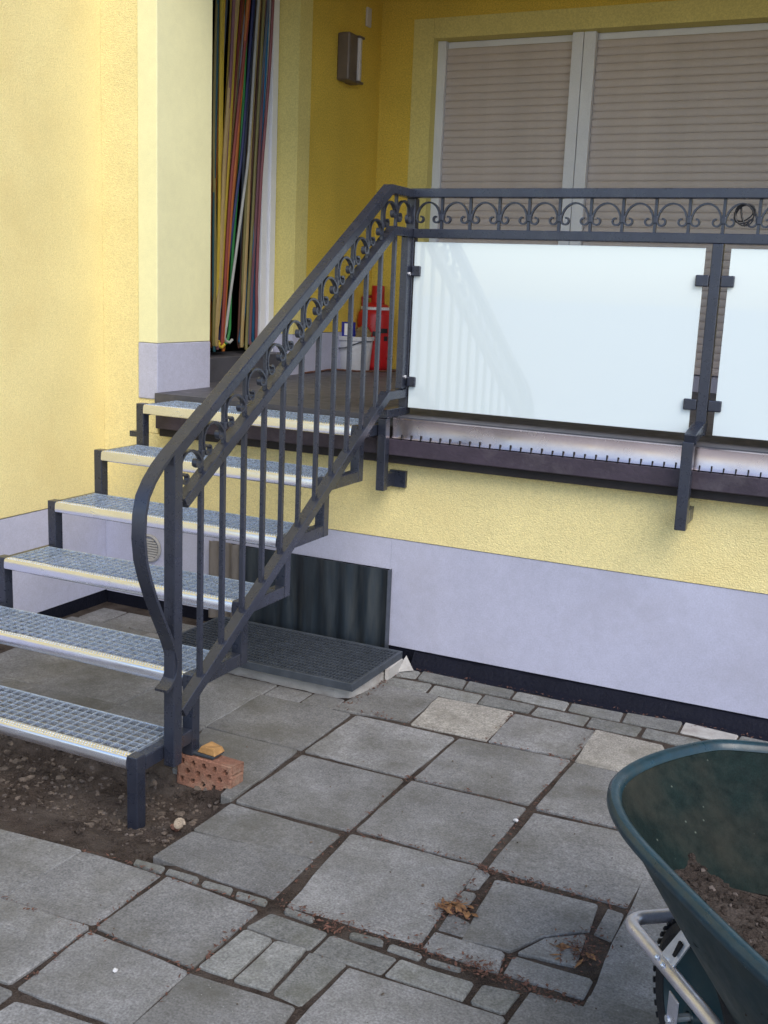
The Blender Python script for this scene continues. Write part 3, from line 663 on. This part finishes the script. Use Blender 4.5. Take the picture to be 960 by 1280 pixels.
# ============================================================ BALCONY THINGS
LP = thing('wall_lamp', 'small dark wall lamp with a pale curved diffuser on the mustard balcony wall', 'wall lamp', (-1.3, 2.27, 2.93))
B(-1.3, -1.215, 2.165, 2.275, 2.80, 3.07).build('lamp_housing', 'lamp_metal', LP, bevel=.012)
mb = MB(); rings = []
for z in (2.815, 3.055):
    rings.append([(-1.30, 2.276, z), (-1.215, 2.276, z), (-1.205, 2.29, z), (-1.21, 2.315, z), (-1.24, 2.335, z), (-1.30, 2.34, z)])
mb.loft(rings); mb.build('diffuser', 'lamp_lens', LP, smooth=True)
for z in (2.80, 3.056): B(-1.3, -1.205, 2.276, 2.342, z, z+.014).build('lamp_rim', 'lamp_metal', LP, bevel=.004)
tag(B(-1.2995, -1.285, 2.52, 2.575, 3.18, 3.29).build('thermometer', 'lamp_lens', bevel=.003), 'thin pale plate high on the mustard wall right of the lamp', 'wall plate')
# gathered cords of the fly curtain: (colour, px offset top, mid, low) along the door, metres
CC = {'teal': (0.01, .06, .08), 'orange': (.36, .115, .02), 'brown': (.12, .05, .03), 'mauve': (.16, .07, .09), 'slate': (.08, .10, .14), 'tan': (.33, .24, .10), 'grey': (.36, .37, .36),
      'white': (.46, .46, .50), 'red': (.22, .04, .03), 'blue': (.01, .14, .30), 'yellow': (.46, .33, .03), 'green': (.03, .24, .06), 'rose': (.22, .07, .08), 'olive': (.17, .15, .05), 'navy': (.02, .03, .12)}
for n_, c_ in CC.items(): mat('cord_'+n_, c_, .5, var=.12, vscale=30, stretch=(1, 1, .2), fine=.1)
FC = thing('fly_curtain', 'colourful cord curtain gathered to both sides of the dark balcony door', 'curtain', (-1.42, 1.3, 1.2))
def py(px): return 1.052+.00775*(px-262)
CD = [('teal', 264, 264, 264, 0), ('brown', 269, 266, 264, 0), ('orange', 275, 269, 265, 1), ('yellow', 278, 273, 266, 1), ('mauve', 283, 277, 268, 0), ('slate', 287, 279, 270, 0), ('teal', 291, 281, 271, 1), ('yellow', 296, 286, 272, 1),
      ('orange', 300, 290, 275, 0), ('red', 304, 293, 277, 0), ('white', 309, 296, 274, 1), ('navy', 313, 299, 277, 0), ('grey', 316, 303, 278, 1), ('orange', 307, 301, 288, 0), ('green', 306, 302, 291, 2), ('tan', 320, 309, 303, 0), ('olive', 323, 313, 307, 0),
      ('red', 327, 319, 312, 0), ('brown', 325, 316, 308, 0), ('blue', 331, 325, 303, 3), ('rose', 333, 324, 321, 0), ('slate', 321, 311, 311, 0), ('blue', 333, 326, 324, 3), ('olive', 318, 307, 305, 0), ('yellow', 271, 268, 268, 1), ('green', 280, 275, 270, 1), ('brown', 293, 284, 270, 0), ('mauve', 329, 322, 316, 0), ('tan', 289, 275, 265, 0), ('orange', 285, 271, 263, 0)]
rnd = random.Random(8)
CD += [('orange', 282, 274, 266, 0), ('yellow', 287, 277, 268, 0), ('olive', 266, 263, 263, 0), ('tan', 312, 294, 273, 0), ('brown', 322, 311, 305, 0), ('slate', 329, 318, 310, 0), ('red', 301, 287, 274, 0), ('mauve', 316, 300, 279, 0), ('orange', 264, 265, 267, 0)]
for i, (cn, a, b_, c_, lp) in enumerate(CD):
    x = -1.40-.020*((i*7) % 4)-rnd.uniform(0, .012); ph = rnd.uniform(0, 6)
    wv = rnd.uniform(.004, .012); pts = []; zs = [3.32-(3.32-1.27)*k/22 for k in range(23)]
    for z in zs:
        if z > 2.24: t = (3.05-z)/(3.05-2.24); yy = py(a+(b_-a)*t)
        else: t = (2.24-z)/(2.24-1.27); yy = py(b_+(c_-b_)*(t**(.9 if lp != 3 else 1.6)))
        pts.append((x+.004*math.sin(z*3+ph), yy+wv*math.sin(z*2.6+ph)*(.3 if z < 1.5 else 1), z))
    if lp == 1: y0 = pts[-1][1]; zc = 1.262+rnd.uniform(-.02, .015); pts[-1] = (x, y0, zc+.03); pts += [(x, y0+.012, zc+.005), (x+.01, y0+.035, zc-.004), (x+.015, y0+.055, zc+.012)]
    elif lp == 2: y0 = pts[-1][1]; pts = pts[:-2]+[(x, y0+.005, 1.34), (x, y0-.01, 1.29), (x+.005, y0-.035, 1.262), (x+.01, y0-.07, 1.262)]
    elif lp == 3: y0 = pts[-1][1]; pts += [(x, y0+.01, 1.255), (x, y0+.03, 1.25)]
    else: pts += [(x, pts[-1][1]+rnd.uniform(-.004, .01), 1.24+rnd.uniform(-.02, .02))]
    r = rnd.uniform(.0075, .0105) if cn not in ('blue', 'tan', 'white') else rnd.uniform(.009, .013)
    MB().tube(pts, r, 7).build('curtain_cord', 'cord_'+cn, FC, smooth=True)
B(-1.50, -1.38, .85, 1.572, 3.322, 3.36).build('curtain_bar', 'white_plastic', FC)
# red gas bottle
GB = thing('gas_bottle', 'bright red gas bottle with collar and white neck ring behind the bucket', 'gas bottle', (-1.19, 2.60, 1.072))
gc = (-1.19, 2.60, 1.072)
MB().lathe([(.10, 0), (.112, .012), (.118, .03), (.118, .34), (.112, .365), (.095, .385)], gc, 28).build('cylinder', 'red_paint', GB, smooth=True)
MB().lathe([(.094, .384), (.100, .386), (.100, .400), (.090, .404)], gc, 28).build('neck_ring', 'bucket_plastic', GB, smooth=True)
MB().lathe([(.088, .403), (.080, .415), (.05, .43), (.03, .435)], gc, 24).build('shoulder', 'red_paint', GB, smooth=True)
mb = MB(); n = 14
o1 = [(gc[0]+.012+.045*math.cos(2*math.pi*k/n), gc[1]+.045*math.sin(2*math.pi*k/n), gc[2]+.425) for k in range(n)]; o2 = [(gc[0]+.012+(p[0]-gc[0]-.012)*.92, gc[1]+(p[1]-gc[1])*.92, gc[2]+.54) for p in o1]
mb.prism(o1, o2); mb.build('valve_cap', 'red_paint', GB, smooth=True, bevel=.004)
MB().tube([(gc[0]-.085, gc[1]-.02, gc[2]+.40), (gc[0]-.088, gc[1]-.02, gc[2]+.462), (gc[0]-.06, gc[1]-.02, gc[2]+.468), (gc[0]-.03, gc[1]-.02, gc[2]+.468)], .010, 8).build('collar_handle', 'red_dark', GB, smooth=True)
mb = MB()
for (a, z, w, h) in ((-1.25, .22, .05, .03), (-1.05, .20, .03, .05), (-.8, .24, .05, .03), (-1.1, .29, .03, .02), (-.6, .19, .03, .03)):
    rings = [[(gc[0]+.1195*math.cos(a+t), gc[1]+.1195*math.sin(a+t), gc[2]+z+dz) for t in (0, w/.118*.5, w/.118)] for dz in (0, h)]
    mb.loft(rings, False, False, closed=False)
mb.build('printed_marks', 'black_tape', GB)
# bucket with things in it
BK = thing('bucket', 'white plastic bucket with wire handle standing on the balcony floor', 'bucket', (-1.245, 2.42, 1.072)); bc = (-1.245, 2.42, 1.072)
MB().lathe([(.098, 0), (.103, .01), (.118, .19), (.127, .192), (.128, .215), (.121, .217), (.118, .205), (.10, .12), (.0, .12)], bc, 28).build('pail', 'bucket_plastic', BK, smooth=True)
MB().tube([(bc[0]-.126, bc[1]-.01, bc[2]+.185), (bc[0]-.09, bc[1]-.105, bc[2]+.135), (bc[0], bc[1]-.130, bc[2]+.145), (bc[0]+.09, bc[1]-.095, bc[2]+.185), (bc[0]+.125, bc[1]-.01, bc[2]+.19)], .004, 6).build('handle', 'grate_dark', BK, smooth=True)
tag(MB().box(bc[0]-.058, bc[0]+.022, bc[1]-.080, bc[1]-.035, bc[2]+.16, bc[2]+.305).build('carton', 'blue_box', bevel=.003), 'small blue carton with a white label sticking out of the bucket', 'carton')
ct = bpy.data.objects['carton']
B(bc[0]-.034, bc[0]+.018, bc[1]-.0825, bc[1]-.0805, bc[2]+.222, bc[2]+.296).build('label', 'white_label', ct)
def blob(c, r, n=10, seed=1, amp=.2, sz=(1, 1, 1)):
    mb = MB(); rings = []
    for i in range(1, n):
        th = math.pi*i/n; ring = []
        for k in range(14):
            ph = 2*math.pi*k/14; d = Vector((math.sin(th)*math.cos(ph), math.sin(th)*math.sin(ph), -math.cos(th)))
            rr = r*(1+amp*noise.noise(d*2.2+Vector((seed, 0, 0)))); ring.append((c[0]+d.x*rr*sz[0], c[1]+d.y*rr*sz[1], c[2]+d.z*rr*sz[2]))
        rings.append(ring)
    return mb.loft(rings)
tag(blob((bc[0]+.06, bc[1], bc[2]+.225), .05, seed=4, amp=.6).build('sponge', 'brown_sack', smooth=True), 'crumpled brown rag bulging over the right rim of the bucket', 'rag')
# cable along the foot of the wall
pts = [(-1.285+.012*math.sin(i*1.3), 1.86+i*.075, 1.078+.004*abs(math.sin(i*2.1))) for i in range(8)]+[(-1.20, 2.46-.19, 1.078), (-1.10, 2.33, 1.078), (-1.03, 2.45, 1.078), (-.98, 2.6, 1.08)]
pts = pts[:6]+[(-1.24, 2.275, 1.078), (-1.15, 2.275, 1.078), (-1.06, 2.35, 1.078), (-1.00, 2.48, 1.078), (-.96, 2.62, 1.08)]
tag(MB().tube(pts, .006, 6).build('cable', 'cord_brown', smooth=True), 'brownish cable lying along the balcony wall in front of the bucket', 'cable')
# ============================================================ AT THE FOOT OF THE WALL
vt = thing('wall_vent', 'round pale louvred vent in the grey plinth behind the stairs', 'vent', (-1.23, .29, .312))
mb = MB(); rings = []
for r, y in ((.068, .2925), (.070, .284), (.062, .279), (.056, .283), (.054, .2925)):
    rings.append([(-1.23+r*math.cos(2*math.pi*k/28), y, .312+r*math.sin(2*math.pi*k/28)) for k in range(28)])
mb.loft(rings, False, False); mb.build('vent_ring', 'concrete', vt, smooth=True)
for i in range(8):
    z = .312-.044+i*.0125; hw = math.sqrt(max(.0001, .053**2-(z-.312)**2))
    MB().prism([(-1.23-hw, .2875, z-.003), (-1.23-hw, .281, z-.006), (-1.23-hw, .283, z+.002), (-1.23-hw, .290, z+.003)], [(-1.23+hw, .2875, z-.003), (-1.23+hw, .281, z-.006), (-1.23+hw, .283, z+.002), (-1.23+hw, .290, z+.003)]).build('louvre', 'concrete', vt)
def corr(x0, x1, z0, z1, y, m, amp=.011, pitch=.092, ph=0):
    n = int((x1-x0)/.008); f, b = [], []
    for i in range(n+1):
        x = x0+(x1-x0)*i/n; yy = y+amp*math.sin(2*math.pi*x/pitch+ph); f.append((x, yy))
    rings = [[(x, yy, z0), (x, yy, z1), (x, yy+.004, z1), (x, yy+.004, z0)] for x, yy in f]
    return MB().loft(rings)
cw = thing('cellar_panel', 'dark corrugated sheet leaning over the cellar window behind the stairs', 'panel', (-.4, .26, .03))
corr(-.70, .073, .03, .404, .262, 'corrugated', .007, .105).build('corrugated_sheet', 'corrugated', cw, smooth=True)
corr(-.868, -.705, .03, .404, .270, 'corrugated_lit', .009, .06).build('corrugated_sheet', 'corrugated_lit', cw, smooth=True, label='left part of the corrugated sheet, its lit brown tone painted in')
B(.0735, .0765, .247, .286, .03, .405).build('edge_trim', 'grate_dark', cw)
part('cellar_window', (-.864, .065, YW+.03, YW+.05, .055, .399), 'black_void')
lw = thing('light_well_cover', 'dark steel grating in a pale frame over the cellar light well', 'grating', (-.3, -.05, 0))
GX0, GX1, GY0, GY1, GZ = -.74, .192, -.285, .180, .082
fr = MB().box(GX0, GX1, GY0, GY0+.012, GZ-.032, GZ).box(GX0, GX1, GY1-.012, GY1, GZ-.032, GZ).box(GX0, GX0+.012, GY0+.0125, GY1-.0125, GZ-.032, GZ).box(GX1-.012, GX1, GY0+.0125, GY1-.0125, GZ-.032, GZ)
fr.build('frame', 'grate_dark', lw, bevel=.002)
gm = MB()
for i in range(57):
    x = GX0+.014+i*(GX1-GX0-.028)/56; gm.box(x-.0015, x+.0015, GY0+.0125, GY1-.0125, GZ-.026, GZ-.002)
for i in range(15):
    y = GY0+.02+i*(GY1-GY0-.04)/14; gm.box(GX0+.0125, GX1-.0125, y-.0025, y+.0025, GZ-.012, GZ-.0008)
gm.build('grating', 'grate_dark', lw, kind='stuff')
part_ = MB().box(GX0-.02, GX1-.02, GY0+.035, GY1, -.03, .0).box(GX0, GX1-.04, GY0+.05, GY0+.085, 0.0005, .046).box(GX1-.076, GX1-.0405, GY0+.0855, GY1, .0005, .046)
mb = MB(); ol = [(GX0-.02, GY0+.055), (GX1-.10, GY0+.040), (GX1-.045, GY0+.065), (GX1-.02, GY0+.12), (GX1-.005, GY1+.0), (GX0-.02, GY1)]
mb.loft([[(x, y, -.03) for x, y in ol], [(x, y, .030) for x, y in ol], [(x*.99-.003, y*.98+.001, .038) for x, y in ol]]); mb.build('concrete_rim', 'concrete', lw, bevel=.004)
B(GX0+.012, GX1-.014, GY0+.07, GY1-.013, .0385, .0475).build('well_shade_sheet', 'black_void', lw)  # black sheet stands in for the shade down in the well
mb = MB().prism([(GX1-.004, .02, .0), (GX1-.004, .02, .05), (GX1-.004, .175, .05), (GX1-.004, .175, .0)], [(GX1+.006, .03, .0), (GX1+.006, .03, .045), (GX1+.006, .175, .05), (GX1+.006, .175, .0)])
mb.build('frame_flange', 'concrete', lw)
tag(MB().prism([(.195, .13, .004), (.245, .185, .004), (.20, .215, .004)], [(.193, .13, .014), (.235, .182, .018), (.197, .21, .055)]).build('mortar_chip', 'concrete'), 'pale wedge of mortar between light well frame and wall', 'mortar')
# brick under the second step
def perforated_brick():
    L, Hh, D = .205, .098, .068
    me = MB().box(0, L, 0, D, 0, Hh)
    o = me.build('brick_body', 'brick_clay', None)
    return o
BRK = thing('brick', 'orange perforated brick on edge propping the stair beside the bare earth', 'brick', (-.02, -1.135, -.035)); LOCAL.add(BRK.name)
BRK.rotation_euler = (math.radians(-4), 0, math.radians(-2))
def brick_mesh():
    # front face as a grid with real holes set back into it
    L, Hh, D = .218, .112, .068; nx, nz = 33, 17; mb = MB(); rnd = random.Random(3)
    holes = [(.022+.043*i+(.0215 if j == 1 else 0), Hh*(.23+.27*j)) for j in range(3) for i in range(5 if j != 1 else 4)]
    def dep(x, z):
        for hx, hz_ in holes:
            if (x-hx)**2+((z-hz_))**2 < .0068**2: return .035
        return 0
    vs = []; N = 44; K = 22
    for j in range(K+1):
        for i in range(N+1):
            x, z = L*i/N, Hh*j/K; e = .004*((i in (0, N))+(j in (0, K))) + (rnd.uniform(0, .003) if i in (0, 1, N, N-1) or j in (0, K) else rnd.uniform(0, .0006)); vs.append((x, dep(x, z)+e, z))
    fs = [(j*(N+1)+i, j*(N+1)+i+1, (j+1)*(N+1)+i+1, (j+1)*(N+1)+i) for j in range(K) for i in range(N)]
    mb.add(vs, fs)
    # the other five sides, slightly battered, with a groove on the end
    def q(a): mb.add(a, [(0, 1, 2, 3)])
    q([(0, .004, Hh), (L, .004, Hh), (L, D, Hh-.003), (0, D, Hh)]); q([(0, .004, 0), (0, D, 0), (L, D, 0), (L, .004, 0)])
    q([(0, .004, 0), (0, .004, Hh), (0, D, Hh), (0, D, 0)]); q([(0, D, 0), (0, D, Hh), (L, D, Hh-.003), (L, D, 0)])
    zz = [0, .028, .034, .040, .070, .076, .082, Hh]; ins = [0, 0, .008, 0, 0, .008, 0, 0]
    f = [(L-s, .004, z) for z, s in zip(zz, ins)]; b = [(L-s-.001, D, z if z < Hh else Hh-.003) for z, s in zip(zz, ins)]
    n = len(f); mb.add(f+b, [(i, n+i, n+i+1, i+1) for i in range(n-1)])
    return mb
brick_mesh().build('brick_body', 'brick_clay', BRK, fix=True)
wc = thing('wood_wedge', 'orange brown wood offcut on a dark tile lying on top of the brick', 'wood offcut', (.03, -1.12, .08))
B(-.03, .12, -1.125, -1.06, .079, .089).build('dark_shim', 'grate_dark', wc, bevel=.002)
mb = MB().prism([(.052, -1.12, .0895), (.125, -1.125, .0895), (.128, -1.068, .0895), (.060, -1.062, .0895)], [(.066, -1.118, .112), (.118, -1.119, .116), (.122, -1.075, .108), (.075, -1.068, .114)])
mb.build('wood_block', 'wood', wc, bevel=.003)
# snail-shell-like ring stone in the earth
rings = []; sn = MB()
pts = []; 
for i in range(40):
    a = i*.5; r = .016*(1-i/44); pts.append((.170+r*math.cos(a), -1.375+r*math.sin(a)*.55-.006*i/40, -.018+r*math.sin(a)*.75))
sn.tube(pts, [.0058*(1-.55*i/40) for i in range(40)], 7); 
tag(sn.build('snail_shell', 'snail', smooth=True), 'coiled pale snail shell lying in the bare earth beside the front stair leg', 'snail shell')
for (x, y, r, lab) in ((.128, -1.335, .016, 'reddish stone beside the snail shell by the front stair leg'), (.49, -2.06, .0055, 'white pebble on the slab nearest the bottom edge of the picture'), (1.07, -.875, .007, 'white pebble in the joint between two large slabs')):
    tag(blob((x, y, gz(x, y)+r*.6 if y > -1.7 and x < .3 else .006), r, 6, int(r*1e4), .5, (1.2, 1, .7)).build('stone', 'brick_clay' if x == .128 else 'bucket_plastic', smooth=True), lab, 'stone')
# ============================================================ WHEELBARROW (own coordinates: x forward, y to its left, z up)
WB = thing('wheelbarrow', 'dark green wheelbarrow with galvanised tube frame, standing on the slabs at the right', 'wheelbarrow')
LOCAL.add(WB.name)
# local x = forward F=(-.6,.8), local y = left = -(L) ; L=(.8,.6)
WU, WV = -2.55, .385
org = Vector((-.6, .8, 0))*WU + Vector((.8, .6, 0))*WV
WB.matrix_world = Matrix(((-.6, -.8, 0, org.x), (.8, -.6, 0, org.y), (0, 0, 1, 0), (0, 0, 0, 1)))
def P_(u, v, z): return (u-WU, -(v-WV), z)
near = [(-3.35,.150),(-3.2,.135),(-3.035,.119),(-2.90,.113),(-2.779,.106),(-2.656,.095),(-2.60,.093),(-2.538,.099),(-2.49,.110),(-2.442,.126),(-2.400,.148),(-2.366,.175),(-2.329,.217),(-2.293,.278),(-2.262,.345),(-2.244,.412),(-2.236,.47)]
cv = .40
far = [(u, 2*.455-v) for u, v in near[::-1]][1:]
rear = [(-3.42, .70), (-3.43, .60), (-3.435, .455), (-3.43, .30), (-3.42, .20)]
rim = [near[0]]+near[3:]+[(-2.234, .455)]+far[:-3]+[far[-1]]+rear
def smooth_loop(P, it):
    for _ in range(it):                       # even out the outline, then round it
        P = [tuple(.25*P[i-1][k]+.5*P[i][k]+.25*P[(i+1) % len(P)][k] for k in (0, 1)) for i in range(len(P))]
    Q = []
    for i in range(len(P)):
        a, b = P[i], P[(i+1) % len(P)]; Q += [tuple(.75*a[k]+.25*b[k] for k in (0, 1)), tuple(.25*a[k]+.75*b[k] for k in (0, 1))]
    return Q
rim = smooth_loop(rim, 2)
nr = len(rim)
base_c = (-2.80, .445)
def tray_ring(t, grow=0.0):
    """t=0 rim (z .65) -> t=1 floor (z .30)"""
    out = []
    for u, v in rim:
        bu_ = -2.60+(u+2.236)*.60 if True else u; bv = .455+(v-.455)*.50
        # rounded floor outline
        k = t; uu = u+(bu_-u)*k; vv = v+(bv-v)*k
        d = Vector((uu-base_c[0], vv-base_c[1])); d.normalize()
        out.append(P_(uu+d.x*grow, vv+d.y*grow, .65-.33*t**.92))
    return out
ts = [0, .12, .25, .4, .55, .7, .82, .92, .98, 1.0]
def prof_t(t): return t
outer = [tray_ring(t, 0.0) for t in ts]; 
tr = MB().loft(outer+[[(x*.92+P_(*base_c, 0)[0]*.08, y*.92+P_(*base_c, 0)[1]*.08, .315) for x, y, z in tray_ring(1.0)]], False, True); tr.build('tray', 'barrow_green', WB, smooth=True)
inner = [tray_ring(t, -.006) for t in ts]
MB().loft(inner+[[(x*.92+P_(*base_c, 0)[0]*.08, y*.92+P_(*base_c, 0)[1]*.08, .321) for x, y, z in tray_ring(1.0, -.006)]], False, True).build('tray_inside', 'barrow_dirty', WB, smooth=True, label='dirty inner side of the tray')
# rolled lip
lipc = rim; mb = MB(); rings = []
prof = [(-.006, -.010), (-.002, .002), (.006, .007), (.016, .006), (.022, -.001), (.023, -.011), (.019, -.018), (.016, -.010), (.006, -.004), (.0, -.012)]
for i, (u, v) in enumerate(rim):
    a, b = Vector(rim[i-1]), Vector(rim[(i+1) % nr]); d = (b-a).normalized(); nn = Vector((-d.y, d.x))
    if nn.dot(Vector((u-base_c[0], v-base_c[1]))) < 0: nn = -nn
    rings.append([P_(u+nn.x*(o-.012), v+nn.y*(o-.012), .65+h) for o, h in prof])
rings.append(rings[0]); mb.loft(rings, False, False); mb.build('rolled_rim', 'barrow_rim', WB, smooth=True)
# frame of bent tube
def arcpts(P, r=.05, n=5):
    out = [Vector(P[0])]
    for i in range(1, len(P)-1):
        a, b, c = Vector(P[i-1]), Vector(P[i]), Vector(P[i+1]); d1 = (a-b).normalized(); d2 = (c-b).normalized(); rr = min(r, (a-b).length*.45, (c-b).length*.45)
        s, e = b+d1*rr, b+d2*rr
        for k in range(n+1):
            t = k/n; out.append(s*(1-t)**2+b*2*t*(1-t)+e*t*t)
    out.append(Vector(P[-1])); return out
vN, vF = .235, .675
fpts = arcpts([P_(-3.95, vN-.06, .60), P_(-3.45, vN-.03, .50), P_(-3.0, vN, .345), P_(-2.70, vN, .330), P_(-2.340, vN, .302), P_(-2.340, vF-.02, .302), P_(-2.70, vF, .330), P_(-3.0, vF, .345), P_(-3.45, vF+.03, .50), P_(-3.95, vF+.06, .60)], .045, 6)
MB().tube(fpts, .0145, 12).build('tube_frame', 'tube_zinc', WB, smooth=True)
for s in (vN-.06, vF+.06): MB().tube([P_(-3.93, s, .595), P_(-4.06, s, .625)], .020, 12).build('hand_grip', 'rubber', WB, smooth=True)
for s in (vN, vF):
    MB().tube(arcpts([P_(-3.05, s, .34), P_(-3.10, s, .013), P_(-3.30, s, .013), P_(-3.38, s, .47)], .05), .0135, 10).build('leg', 'tube_zinc', WB, smooth=True)
# plates bolted on the rails
pl = MB().prism([P_(-2.50, vN-.003, .318), P_(-2.550, vN-.003, .318), P_(-2.580, vN+.02, .400), P_(-2.545, vN+.02, .412)], [P_(-2.50, vN+.001, .318), P_(-2.550, vN+.001, .318), P_(-2.580, vN+.024, .400), P_(-2.545, vN+.024, .412)])
pl.build('tray_bracket', 'bolt_steel', WB, label='pale bracket with a dark slot')
MB().prism([P_(-2.548, vN+.004, .355), P_(-2.556, vN+.004, .355), P_(-2.563, vN+.014, .385), P_(-2.552, vN+.013, .387)], [P_(-2.548, vN+.0, .355), P_(-2.556, vN+.0, .355), P_(-2.563, vN+.010, .385), P_(-2.552, vN+.009, .387)]).build('slot', 'black_void', WB)
for u in (-2.512, -2.538): blob(P_(u, vN-.012, .327), .006, 6, 1, 0).build('bolt', 'bolt_steel', WB, smooth=True)
ax = P_(-2.512, .350, .185)
for s in (.262, .455): B(P_(-2.545, s, 0)[0], P_(-2.505, s, 0)[0], -(s-WV)-.002, -(s-WV)+.002, .165, .245).build('axle_bracket', 'tube_zinc', WB, bevel=.003)
MB().tube([(ax[0], -(.257-WV), .185), (ax[0], -(.46-WV), .185)], .008, 8).build('axle', 'bolt_steel', WB, smooth=True)
WH = MB(); R0 = .185
prof = [(R0-.055, -.020), (R0-.050, -.036), (R0-.028, -.042), (R0-.008, -.032), (R0, -.014), (R0, .014), (R0-.008, .032), (R0-.028, .042), (R0-.050, .036), (R0-.055, .020)]
def wheel_ring(prof, n=40):
    rings = []
    for k in range(n+1):
        a = 2*math.pi*k/n; rings.append([(ax[0]+r*math.cos(a), ax[1]+w, ax[2]+r*math.sin(a)) for r, w in prof])
    return MB().loft(rings, False, False)
wheel_ring(prof).build('tyre', 'rubber', WB, smooth=True)
tb = MB()
for k in range(48):
    a = 2*math.pi*k/48
    for w in (-.02, .02):
        c = Vector((ax[0]+(R0-.001)*math.cos(a+w*2), ax[1]+w, ax[2]+(R0-.001)*math.sin(a+w*2))); t_ = Vector((-math.sin(a), 0, math.cos(a)))*.006; n_ = Vector((math.cos(a), 0, math.sin(a)))*.0025; y_ = Vector((0, .014, 0))
        tb.prism([c-t_-y_-n_, c+t_-y_-n_, c+t_+y_-n_, c-t_+y_-n_], [c-t_-y_+n_, c+t_-y_+n_, c+t_+y_+n_, c-t_+y_+n_])
tb.build('tread_blocks', 'rubber', WB, kind='stuff')
rp = [(R0-.045, -.034), (R0-.052, -.034), (R0-.060, -.022), (R0-.110, -.010), (.030, -.020), (.022, -.045), (.012, -.045), (.012, .045), (.022, .045), (.030, .020), (R0-.110, .010), (R0-.060, .022), (R0-.052, .034), (R0-.045, .034)]
wheel_ring(rp).build('wheel_rim', 'rim_teal', WB, smooth=True)
for k in range(5):
    a = 2*math.pi*k/5+.3; c = Vector((ax[0]+.07*math.cos(a), 0, ax[2]+.07*math.sin(a)))
# soil in the barrow
def soil_z(u, v):
    n = noise.noise(Vector((u*7, v*7, 1)))*.02+noise.noise(Vector((u*22, v*22, 5)))*.011+noise.noise(Vector((u*60, v*60, 9)))*.005
    heap = .400+.11*max(0, min(1, (-2.45-u)/.4))
    edge = (.505+.02*max(0, min(1, (-2.5-u)/.3))-heap)*max(0, min(1, (.385-v)/.07))*max(0, min(1, (-2.30-u)/.05))
    return heap+n+edge
def inside_tray(u, v, z, m=.004):
    t = ((.65-z)/.33)**(1/.92) if z < .65 else 0
    P = [(a+((-2.60+(a+2.236)*.60)-a)*t, b+((.455+(b-.455)*.50)-b)*t) for a, b in rim]
    return inpoly(u, v, P), P
so = MB(); nU, nV = 110, 44; rings = []
for i in range(nU+1):
    u = -2.31-(3.28-2.31)*i/nU
    ins = [v_ for v_ in [.09+.004*k_ for k_ in range(190)] if inside_tray(u, v_, soil_z(u, v_)-.004)[0]]
    if len(ins) < 3: continue
    a, b = ins[0]-.003, ins[-1]+.003
    rings.append([P_(u, a+(b-a)*j/nV, soil_z(u, a+(b-a)*j/nV)) for j in range(nV+1)])
so.loft(rings, False, False, closed=False)
so = so.build('soil_heap', 'soil', None, smooth=True, kind='stuff', fix=False); so.matrix_world = WB.matrix_world.copy(); tag(so, 'dark crumbly soil lying in the wheelbarrow tray', 'soil')
MW = WB.matrix_world.copy()
def soilpt(rnd):
    u = rnd.uniform(-3.2, -2.33); v = rnd.uniform(.12, .75)
    z = soil_z(u, v)
    if not inside_tray(u, v, z)[0] or not inside_tray(u-.01, v-.012, z)[0]: return (None,)*3
    w = MW @ Vector(P_(u, v, z)); return w.x, w.y, w.z
clods(1900, soilpt, (.004, .012), 'soil', 'soil_clods', 31)
clods(90, soilpt, (.004, .009), 'soil_lump', 'soil_stones', 32)
# crust of soil stuck to the near inside wall above the heap
def crust(rnd):
    u = rnd.uniform(-3.1, -2.36); zt = .45+.10*rnd.random()*min(1, (-2.30-u)/.25)
    t = ((.65-zt)/.33)**(1/.92)
    # near wall position at this u
    best = None
    for a, b in rim[:12]:
        uu = a+((-2.60+(a+2.236)*.60)-a)*t; vv = b+((.455+(b-.455)*.50)-b)*t
        if best is None or abs(uu-u) < abs(best[0]-u): best = (uu, vv)
    w = MW @ Vector(P_(best[0]+rnd.uniform(-.03, .03)-.004, best[1]+.012, zt)); return w.x, w.y, w.z
clods(260, crust, (.004, .009), 'soil', 'soil_crust', 33)
print('tris', sum(len(o.data.polygons)*2 for o in bpy.data.objects if o.type == 'MESH'), 'objects', len(bpy.data.objects))
